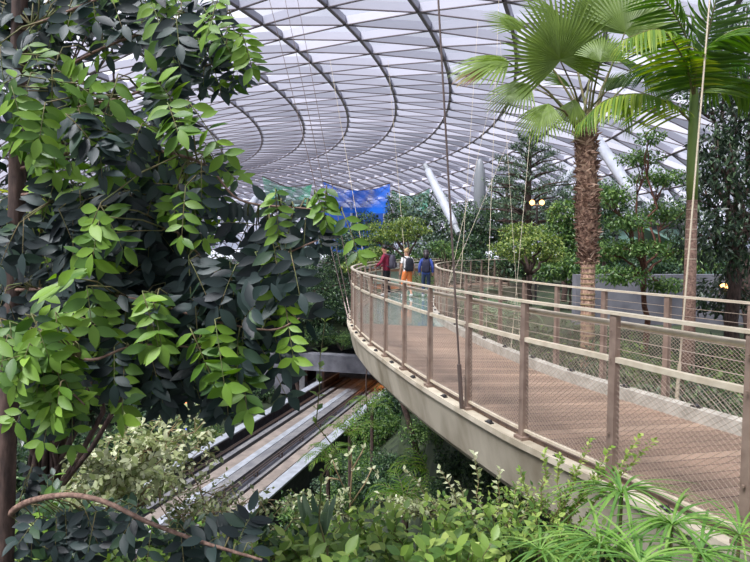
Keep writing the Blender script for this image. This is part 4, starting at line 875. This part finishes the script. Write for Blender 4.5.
# strappy plants
def strappy(base, n, L, mat, label, cat='plant', w_=.035, tone=.6, droop=.55, name='strappy_plant', spread=1.0, stem=None):
    rt = empty(name, base, label, cat); b = Vector(base); Ls = []
    for k in range(n):
        a = R.uniform(0, 2 * PI); el = R.uniform(.1, 1.3); d = Vector((math.cos(a) * spread, math.sin(a) * spread, el)).normalized(); Ls.append((b + d * .01, d, Vector((0, 0, 1)) + d * -.1, L * R.uniform(.7, 1.1), tone + R.uniform(-.3, .3)))
    Lout('foliage', Ls, T_strip(w_, 8, droop), M[mat], rt)
    if stem is not None: MB().tube([stem, b], [.012, .008], 6).build('stem', M['twig'], rt)
for px, py, Y, n, L, lab in [(622, 488, 3.0, 26, .3, 'tall umbrella-like strappy plant before the railing foot'), (672, 520, 2.7, 24, .3, 'strappy plant at the lower right'), (600, 540, 2.6, 24, .28, 'strappy plant low between the shrubs and railing'), (540, 545, 2.6, 20, .22, 'pale spiky plant in the bottom shrubs'), (700, 550, 2.5, 22, .3, 'strappy plant in the bottom right corner'), (640, 560, 2.4, 22, .28, 'strappy plant on the bottom edge right of centre'), (740, 530, 3.0, 20, .3, 'strappy plant at the foot of the last railing post')]:
    p = P(px, py + 6, Y); strappy(p, int(n * 1.8), L * 1.08, 'spiky', lab, w_=.045, droop=1.0, tone=.45, stem=Vector((p.x, p.y + .05, GZ - .05)))
p = P(315, 545, 3.2); rt = empty('agave', p, 'grey-green upright bladed plant at the bottom beside the thin stem', 'plant')
Ls = [(p + Vector((R.uniform(-.06, .06), R.uniform(-.03, .03), 0)), Vector((R.uniform(-.35, .35), R.uniform(-.2, .2), 1)), Vector((R.uniform(-.4, .4), -1, 0)), R.uniform(.2, .34), R.random()) for _ in range(14)]
Lout('blades', Ls, T_strip(.16, 6, .05), M['agave'], rt)
# =================================================================== NEAR TREE
base = P(4, 640, 2.6); tr_ = empty('glossy_leaved_tree', (base.x, base.y, -1.98), 'near tree with oval dark and lime leaves filling the left side', 'tree')
trunk = catmull([Vector((base.x, base.y, -2.0))] + [P(x, y, 2.6) for x, y in [(4, 600), (7, 450), (12, 330), (17, 210), (18, 100), (20, 0), (22, -80)]], 5)
MB().tube(trunk, [.042 - .012 * i / len(trunk) for i in range(len(trunk))], 12).build('trunk', M['bark'], tr_, True)
T8 = T_leaf(.42, .1, .14)
branches = [
 [(5, 519, 2.6), (18, 507, 2.57), (38, 499, 2.5), (70, 495, 2.4), (105, 502, 2.35), (150, 523, 2.3), (205, 543, 2.2), (262, 560, 2.15)],
 [(18, 195, 2.6), (50, 194, 2.5), (90, 196, 2.4), (140, 200, 2.4), (185, 240, 2.3), (225, 276, 2.25), (275, 258, 2.2), (318, 240, 2.2)],
 [(19, 90, 2.6), (60, 70, 2.5), (110, 45, 2.4), (170, 25, 2.3), (225, 12, 2.3)],
 [(18, 130, 2.6), (70, 110, 2.4), (130, 95, 2.3), (190, 70, 2.3), (235, 60, 2.3)],
 [(17, 170, 2.6), (80, 150, 2.4), (150, 150, 2.3), (205, 165, 2.2), (240, 200, 2.2), (300, 208, 2.2), (340, 212, 2.2)],
 [(13, 290, 2.6), (70, 290, 2.3), (140, 300, 2.2), (210, 320, 2.15), (270, 330, 2.1), (300, 318, 2.1)],
 [(12, 340, 2.6), (50, 345, 2.2), (90, 360, 2.0), (140, 345, 2.1), (230, 350, 2.1)],
 [(10, 400, 2.6), (30, 385, 2.1), (60, 385, 1.95), (85, 405, 1.95)],
 [(19, 30, 2.6), (60, 15, 2.4), (120, -10, 2.3), (180, -30, 2.3)],
]
nodes = []
bps = []
for bi, bp in enumerate(branches):
    pts = catmull([P(*q) for q in bp], 6); r0 = .017 if bi == 0 else (.009 if bi < 2 else .008); k = len(pts); bps.append((pts, r0))
    for q in pts[2:]: nodes.append((q, bi))
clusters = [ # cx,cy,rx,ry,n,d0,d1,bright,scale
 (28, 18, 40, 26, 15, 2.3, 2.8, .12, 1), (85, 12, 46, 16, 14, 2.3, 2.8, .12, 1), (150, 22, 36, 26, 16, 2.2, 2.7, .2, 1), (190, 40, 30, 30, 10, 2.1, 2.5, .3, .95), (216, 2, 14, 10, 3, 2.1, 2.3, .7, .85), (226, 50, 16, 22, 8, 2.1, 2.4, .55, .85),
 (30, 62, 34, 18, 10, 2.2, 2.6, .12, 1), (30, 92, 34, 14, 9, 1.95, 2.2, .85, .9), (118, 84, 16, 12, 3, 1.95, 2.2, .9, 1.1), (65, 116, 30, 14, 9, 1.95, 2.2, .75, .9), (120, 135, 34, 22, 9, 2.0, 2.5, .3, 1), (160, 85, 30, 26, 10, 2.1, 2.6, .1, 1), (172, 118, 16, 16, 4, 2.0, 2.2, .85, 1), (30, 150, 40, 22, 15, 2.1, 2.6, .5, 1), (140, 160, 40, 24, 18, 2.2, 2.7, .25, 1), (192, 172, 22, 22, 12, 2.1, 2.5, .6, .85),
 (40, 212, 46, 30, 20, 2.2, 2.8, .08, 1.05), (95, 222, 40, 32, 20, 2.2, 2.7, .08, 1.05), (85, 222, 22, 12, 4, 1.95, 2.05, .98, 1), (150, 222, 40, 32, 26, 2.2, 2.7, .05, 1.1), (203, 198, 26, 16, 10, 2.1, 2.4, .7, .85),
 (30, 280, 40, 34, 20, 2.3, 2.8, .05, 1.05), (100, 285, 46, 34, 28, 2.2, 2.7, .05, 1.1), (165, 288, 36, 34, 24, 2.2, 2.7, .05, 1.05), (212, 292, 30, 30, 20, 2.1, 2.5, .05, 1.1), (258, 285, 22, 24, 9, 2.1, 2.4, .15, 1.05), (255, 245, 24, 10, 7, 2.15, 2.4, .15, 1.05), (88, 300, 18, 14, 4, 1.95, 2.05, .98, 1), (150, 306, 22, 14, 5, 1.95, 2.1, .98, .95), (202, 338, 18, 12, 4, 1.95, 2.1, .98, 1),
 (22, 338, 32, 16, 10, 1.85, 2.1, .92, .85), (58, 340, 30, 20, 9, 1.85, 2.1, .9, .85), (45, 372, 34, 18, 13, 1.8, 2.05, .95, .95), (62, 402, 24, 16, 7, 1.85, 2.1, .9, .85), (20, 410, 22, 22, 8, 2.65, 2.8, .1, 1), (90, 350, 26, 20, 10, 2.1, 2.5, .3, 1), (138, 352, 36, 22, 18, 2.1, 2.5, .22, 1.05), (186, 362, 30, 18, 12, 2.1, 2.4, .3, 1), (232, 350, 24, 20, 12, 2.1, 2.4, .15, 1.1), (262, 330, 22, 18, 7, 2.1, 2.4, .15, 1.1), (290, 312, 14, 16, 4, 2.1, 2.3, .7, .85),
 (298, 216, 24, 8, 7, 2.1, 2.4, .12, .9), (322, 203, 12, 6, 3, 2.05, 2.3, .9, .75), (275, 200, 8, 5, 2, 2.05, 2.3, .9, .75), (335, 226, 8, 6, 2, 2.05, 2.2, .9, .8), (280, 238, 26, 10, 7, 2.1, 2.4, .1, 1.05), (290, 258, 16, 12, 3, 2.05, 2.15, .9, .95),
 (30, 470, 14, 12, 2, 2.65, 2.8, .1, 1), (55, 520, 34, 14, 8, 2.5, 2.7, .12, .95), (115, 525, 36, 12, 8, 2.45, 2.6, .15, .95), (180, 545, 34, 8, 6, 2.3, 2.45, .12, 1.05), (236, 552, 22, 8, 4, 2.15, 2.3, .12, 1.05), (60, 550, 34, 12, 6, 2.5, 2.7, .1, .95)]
tw = [MB() for _ in branches]; LsB = [[] for _ in branches]
for cx, cy, rx, ry, n_, d0, d1, br, scl in clusters:
    for _ in range(int(n_ * .92)):
        a = R.uniform(0, 2 * PI); q = math.sqrt(R.random()); px = cx + math.cos(a) * q * rx; py = cy + math.sin(a) * q * ry; Y = R.uniform(d0, d1)
        if px < 34 and (140 < py < 225 or py < 40): Y = max(Y, 2.7)
        if py > 415 and px < 26: px = 26 + R.random() * 20; Y = max(Y, 2.62)
        bright = R.random() < br; s0 = P(px, py - 14, Y)
        nd, bi = min(nodes, key=lambda nn: (nn[0] - s0).length)
        down = R.random() < .8
        dirv = Vector((R.gauss(0, .35), R.gauss(-.1, .25), -1)) if down else Vector((R.gauss(.2, .7), R.gauss(-.2, .4), R.gauss(-.3, .4)))
        dirv.normalize(); L = R.uniform(.12, .24) * scl; nl = R.randint(4, 6)
        pth = [s0 + dirv * L * t + Vector((0, 0, -.03 * t * t)) for t in np.linspace(0, 1, 5)]
        tw[bi].tube([nd, nd.lerp(s0, .5) + Vector((0, 0, .02)), s0], [.0035, .003, .0022], 4); tw[bi].tube(pth, [.0022, .002, .0017, .0014, .001], 4)
        view = Vector((R.gauss(0, .35), -1, R.gauss(.55, .35))).normalized()      # leaf blades face light and viewer side
        side = dirv.cross(view).normalized()
        for i in range(nl):
            t = (i + .6) / nl; pp = s0 + dirv * L * t + Vector((0, 0, -.03 * t * t))
            for s2 in (-1, 1):
                d = (side * s2 + dirv * R.uniform(.15, .6) + Vector((R.gauss(0, .14), R.gauss(0, .2), R.gauss(0, .14)))).normalized()
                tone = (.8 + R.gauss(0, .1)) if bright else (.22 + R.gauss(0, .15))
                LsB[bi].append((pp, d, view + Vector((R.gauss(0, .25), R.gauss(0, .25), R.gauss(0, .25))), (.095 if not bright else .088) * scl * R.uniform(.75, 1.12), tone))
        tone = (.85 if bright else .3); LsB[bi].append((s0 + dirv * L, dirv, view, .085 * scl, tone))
for bi, (pts, r0) in enumerate(bps):
    k = len(pts); o = MB().tube(pts, [r0 * (1 - .7 * i / k) for i in range(k)], 8).build('branch', M['branch_bark'], tr_, True)
    if tw[bi].v: tw[bi].build('twigs', M['twig'], o, True)
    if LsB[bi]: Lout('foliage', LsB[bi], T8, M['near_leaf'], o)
# second tree behind, dark fill
tree('broadleaf_tree', (P(-60, 500, 4.8).x, 4.8, terr(P(-60, 500, 4.8).x, 4.8)), pxblobs([(20, 20, 60, 40), (110, 15, 46, 26), (60, 120, 70, 40), (20, 220, 60, 46), (110, 210, 56, 40), (40, 320, 60, 50), (130, 300, 60, 36), (190, 300, 40, 30), (30, 410, 46, 30), (75, 400, 34, 26), (190, 60, 26, 30), (180, 200, 26, 36)], 4.8, .8), 3600, .14, 'glossy_dark', 'dark leafy tree standing behind the near tree at left', tr=.06, T=T_mid(.4), shell=.2, rbias=.4)
rosette('cycad', P(45, 225, 3.9), 12, .4, 'frond', 'pale spiky palm seen through the near tree beside its trunk', leaf=.2, tone=.9, nleaf=12)
# =================================================================== PEOPLE
def person(x, y, rz, h, shirt, legs, hair, label, sleeves='long', shorts=False, left=(-.1, .05, .1), hairkind='short', pose='walk', lean=0.0, wid=1.0):
    s = h / 1.75; fw = Vector((math.cos(rz), math.sin(rz), 0)); sd = Vector((-fw.y, fw.x, 0)); B = Vector((x, y, ZD))
    rt = empty('person', B, label, 'person')
    def Q(f, l, z): return B + fw * f * s + sd * l * s + Vector((0, 0, z * s))
    st = .16 if pose == 'walk' else .03
    J = {'pel': (0, 0, .95, .13), 'wst': (.0, 0, 1.1, .115), 'chs': (.02 + lean, 0, 1.3, .14), 'nkb': (.01 + lean, 0, 1.46, .07), 'nk': (.03 + lean * 1.2, 0, 1.52, .052), 'hd0': (.05 + lean * 1.3, 0, 1.6, .085), 'hd1': (.05 + lean * 1.3, 0, 1.68, .09),
         'hl': (0, .09, .92, .09), 'kl': (st * .7 + .03, .1, .5, .058), 'al': (st * .5 - .02, .1, .09, .04), 'tl': (st * .5 + .15, .11, .045, .04),
         'hr': (0, -.09, .92, .09), 'kr': (-st * .2 + .03, -.1, .5, .058), 'ar': (-st - .03, -.1, .1, .04), 'tr': (-st + .14, -.11, .045, .04),
         'sl': (lean, .17, 1.42, .06), 'sr': (lean, -.17, 1.42, .06)}
    if pose == 'rail': J.update({'el': (.08, .3, 1.2, .045), 'wl': (.22, .42, 1.06, .033), 'xl': (.26, .47, 1.03, .035), 'er': (.1, -.26, 1.16, .045), 'wr': (.3, -.26, 1.06, .033), 'xr': (.38, -.25, 1.05, .035)})
    else: J.update({'el': (-.03, .24, 1.14, .045), 'wl': (.08, .24, .9, .033), 'xl': (.12, .24, .82, .035), 'er': (-.06, -.24, 1.14, .045), 'wr': (.0, -.25, .9, .033), 'xr': (.03, -.25, .82, .035)})
    E = [('pel', 'wst'), ('wst', 'chs'), ('chs', 'nkb'), ('nkb', 'nk'), ('nk', 'hd0'), ('hd0', 'hd1'), ('pel', 'hl'), ('hl', 'kl'), ('kl', 'al'), ('al', 'tl'), ('pel', 'hr'), ('hr', 'kr'), ('kr', 'ar'), ('ar', 'tr'), ('chs', 'sl'), ('sl', 'el'), ('el', 'wl'), ('wl', 'xl'), ('chs', 'sr'), ('sr', 'er'), ('er', 'wr'), ('wr', 'xr')]
    ks = list(J); me = bpy.data.meshes.new('body'); me.from_pydata([Q(*J[k][:3]) - B for k in ks], [(ks.index(a), ks.index(b)) for a, b in E], []); tmp = bpy.data.objects.new('tmp', me); col.objects.link(tmp)
    md = tmp.modifiers.new('s', 'SKIN'); 
    for k, sv in zip(ks, me.skin_vertices[0].data):
        sv.radius = (J[k][3] * s * (wid if k in ('pel', 'wst', 'chs') else 1),) * 2; sv.use_root = (k == 'pel')
    md.use_smooth_shade = True; ms = tmp.modifiers.new('u', 'SUBSURF'); ms.levels = 2; ms.render_levels = 2
    dg = bpy.context.evaluated_depsgraph_get(); bm_ = bpy.data.meshes.new_from_object(tmp.evaluated_get(dg)); bpy.data.objects.remove(tmp)
    bm_.materials.clear(); bm_.materials.append(M['skin']); body = bpy.data.objects.new('body', bm_); col.objects.link(body); body.parent = rt
    # clothing shells from body faces
    def shell(nm, test, mat, off):
        vs = []; fs = []; mp = {}
        for p in bm_.polygons:
            c = p.center; f_ = c.dot(fw) / s; l_ = c.dot(sd) / s; z_ = c.z / s
            if test(f_, l_, z_):
                fc = []
                for vi in p.vertices:
                    if vi not in mp: mp[vi] = len(vs); v = bm_.vertices[vi]; vs.append(v.co + v.normal * off * s)
                    fc.append(mp[vi])
                fs.append(fc)
        mb = MB(); mb.add([B + v for v in vs], fs); o = mb.build(nm, mat, rt, True)
        so_ = o.modifiers.new('t', 'SOLIDIFY'); so_.thickness = .012; so_.offset = -1
    arm = lambda l_: abs(l_) > .19
    if sleeves == 'long': shell('shirt', lambda f, l, z: (z > .9 and z < 1.5 and not (arm(l) and z < 1.1 and f > .1 and False)) and not (arm(l) and (z < .95 or abs(l) > .44 or f > .33)), shirt, .014)
    else: shell('shirt', lambda f, l, z: .9 < z < 1.5 and not (arm(l) and z < 1.25), shirt, .014)
    zl = .48 if shorts else .12
    shell('shorts' if shorts else 'trousers', lambda f, l, z: zl < z < .97 and abs(l) < .205, legs, .012 if not shorts else .03)
    for s2, nm in ((1, 'shoe'), (-1, 'shoe')): shell(nm, lambda f, l, z: z < .13 and l * s2 > 0, M['shoe'], .014)
    hd = Q(*J['hd1'][:3]); hb = MB()
    if hairkind == 'short': hb.ball(hd + Vector((0, 0, .045 * s)) - fw * .02, .098 * s, .098 * s, .085 * s, 12, 9)
    elif hairkind == 'bun': hb.ball(hd + Vector((0, 0, .04 * s)) - fw * .02, .102 * s, .1 * s, .09 * s, 12, 9); hb.ball(hd + Vector((0, 0, .1 * s)) - fw * .08, .05 * s, nu=8, nv=6)
    else:
        hb.ball(hd + Vector((0, 0, .035 * s)) - fw * .02, .104 * s, .104 * s, .09 * s, 12, 9); hb.tube([hd - fw * .05 + Vector((0, 0, .03)), hd - fw * .075 - Vector((0, 0, .1)), hd - fw * .09 - Vector((0, 0, .25))], [.09 * s, .1 * s, .06 * s], 10)
    hb.build('hair', hair, rt, True)
    MB().ball(hd + fw * .095 * s - Vector((0, 0, .02 * s)), .016 * s, .016 * s, .025 * s, 6, 5).build('nose', M['skin'], rt, True)
    for q in (-1, 1): MB().ball(hd + sd * q * .09 * s - Vector((0, 0, .015)), .015, .012, .028, 6, 5).build('ear', M['skin'], rt, True)

    return Q, fw, sd, s
def backpack(Q, fw, sd, s, mat, label, zc_=1.22, lean=0):
    c = Q(-.22 + lean, 0, zc_); rt = empty('backpack', c, label, 'backpack'); rows = []
    for z, w_, d_ in ((-.25, .11, .05), (-.23, .145, .085), (-.1, .155, .1), (.08, .15, .09), (.2, .12, .06), (.24, .06, .025)):
        rows.append([c + sd * (w_ * s * math.copysign(abs(math.cos(a)) ** .6, math.cos(a))) + fw * (d_ * s * math.copysign(abs(math.sin(a)) ** .6, math.sin(a))) + Vector((0, 0, z * s)) for a in [2 * PI * k / 16 for k in range(16)]])
    MB().sweep(rows).build('bag', mat, rt, True)
    MB().sweep([[c - fw * (.095 * s) + sd * (a * .1 * s) + fw * (b * .03 * s) + Vector((0, 0, z * s)) for a, b in ((-1, -1), (1, -1), (1, 1), (-1, 1))] for z in (-.2, -.02)]).build('front_pocket', mat, rt)
    for q in (-1, 1):
        MB().tube([c + fw * .05 + sd * q * .08 * s + Vector((0, 0, .2 * s)), Q(.0, q * .12, 1.49), Q(.15, q * .12, 1.38), Q(.12, q * .13, 1.15), c + fw * .05 + sd * q * .13 * s - Vector((0, 0, .2 * s))], .02, 6).build('strap', mat, rt, True)
pm = G(386, 295, ZD)
q = person(.42, 20.6, math.radians(155), 1.78, M['maroon'], M['black_cloth'], M['hair_black'], 'person in a maroon long-sleeved top and black trousers leaning on the left railing', pose='rail', lean=.04)
backpack(*q, M['pack_grey'], 'grey backpack worn by the person in maroon')
q = person(1.12, 20.2, math.radians(110), 1.66, M['white_cloth'], M['orange_cloth'], M['hair_blonde'], 'person with light hair, white top and orange shorts walking in the middle', sleeves='short', shorts=True, hairkind='bun', wid=1.08)
backpack(*q, M['pack_black'], 'black backpack worn by the person in orange shorts')
q = person(1.76, 20.0, math.radians(85), 1.62, M['blue_cloth'], M['denim'], M['hair_dark'], 'person with long dark hair in a blue top and jeans, rightmost of the walkers', hairkind='long', pose='walk')
backpack(*q, M['pack_navy'], 'dark navy backpack worn by the person in blue', 1.2)
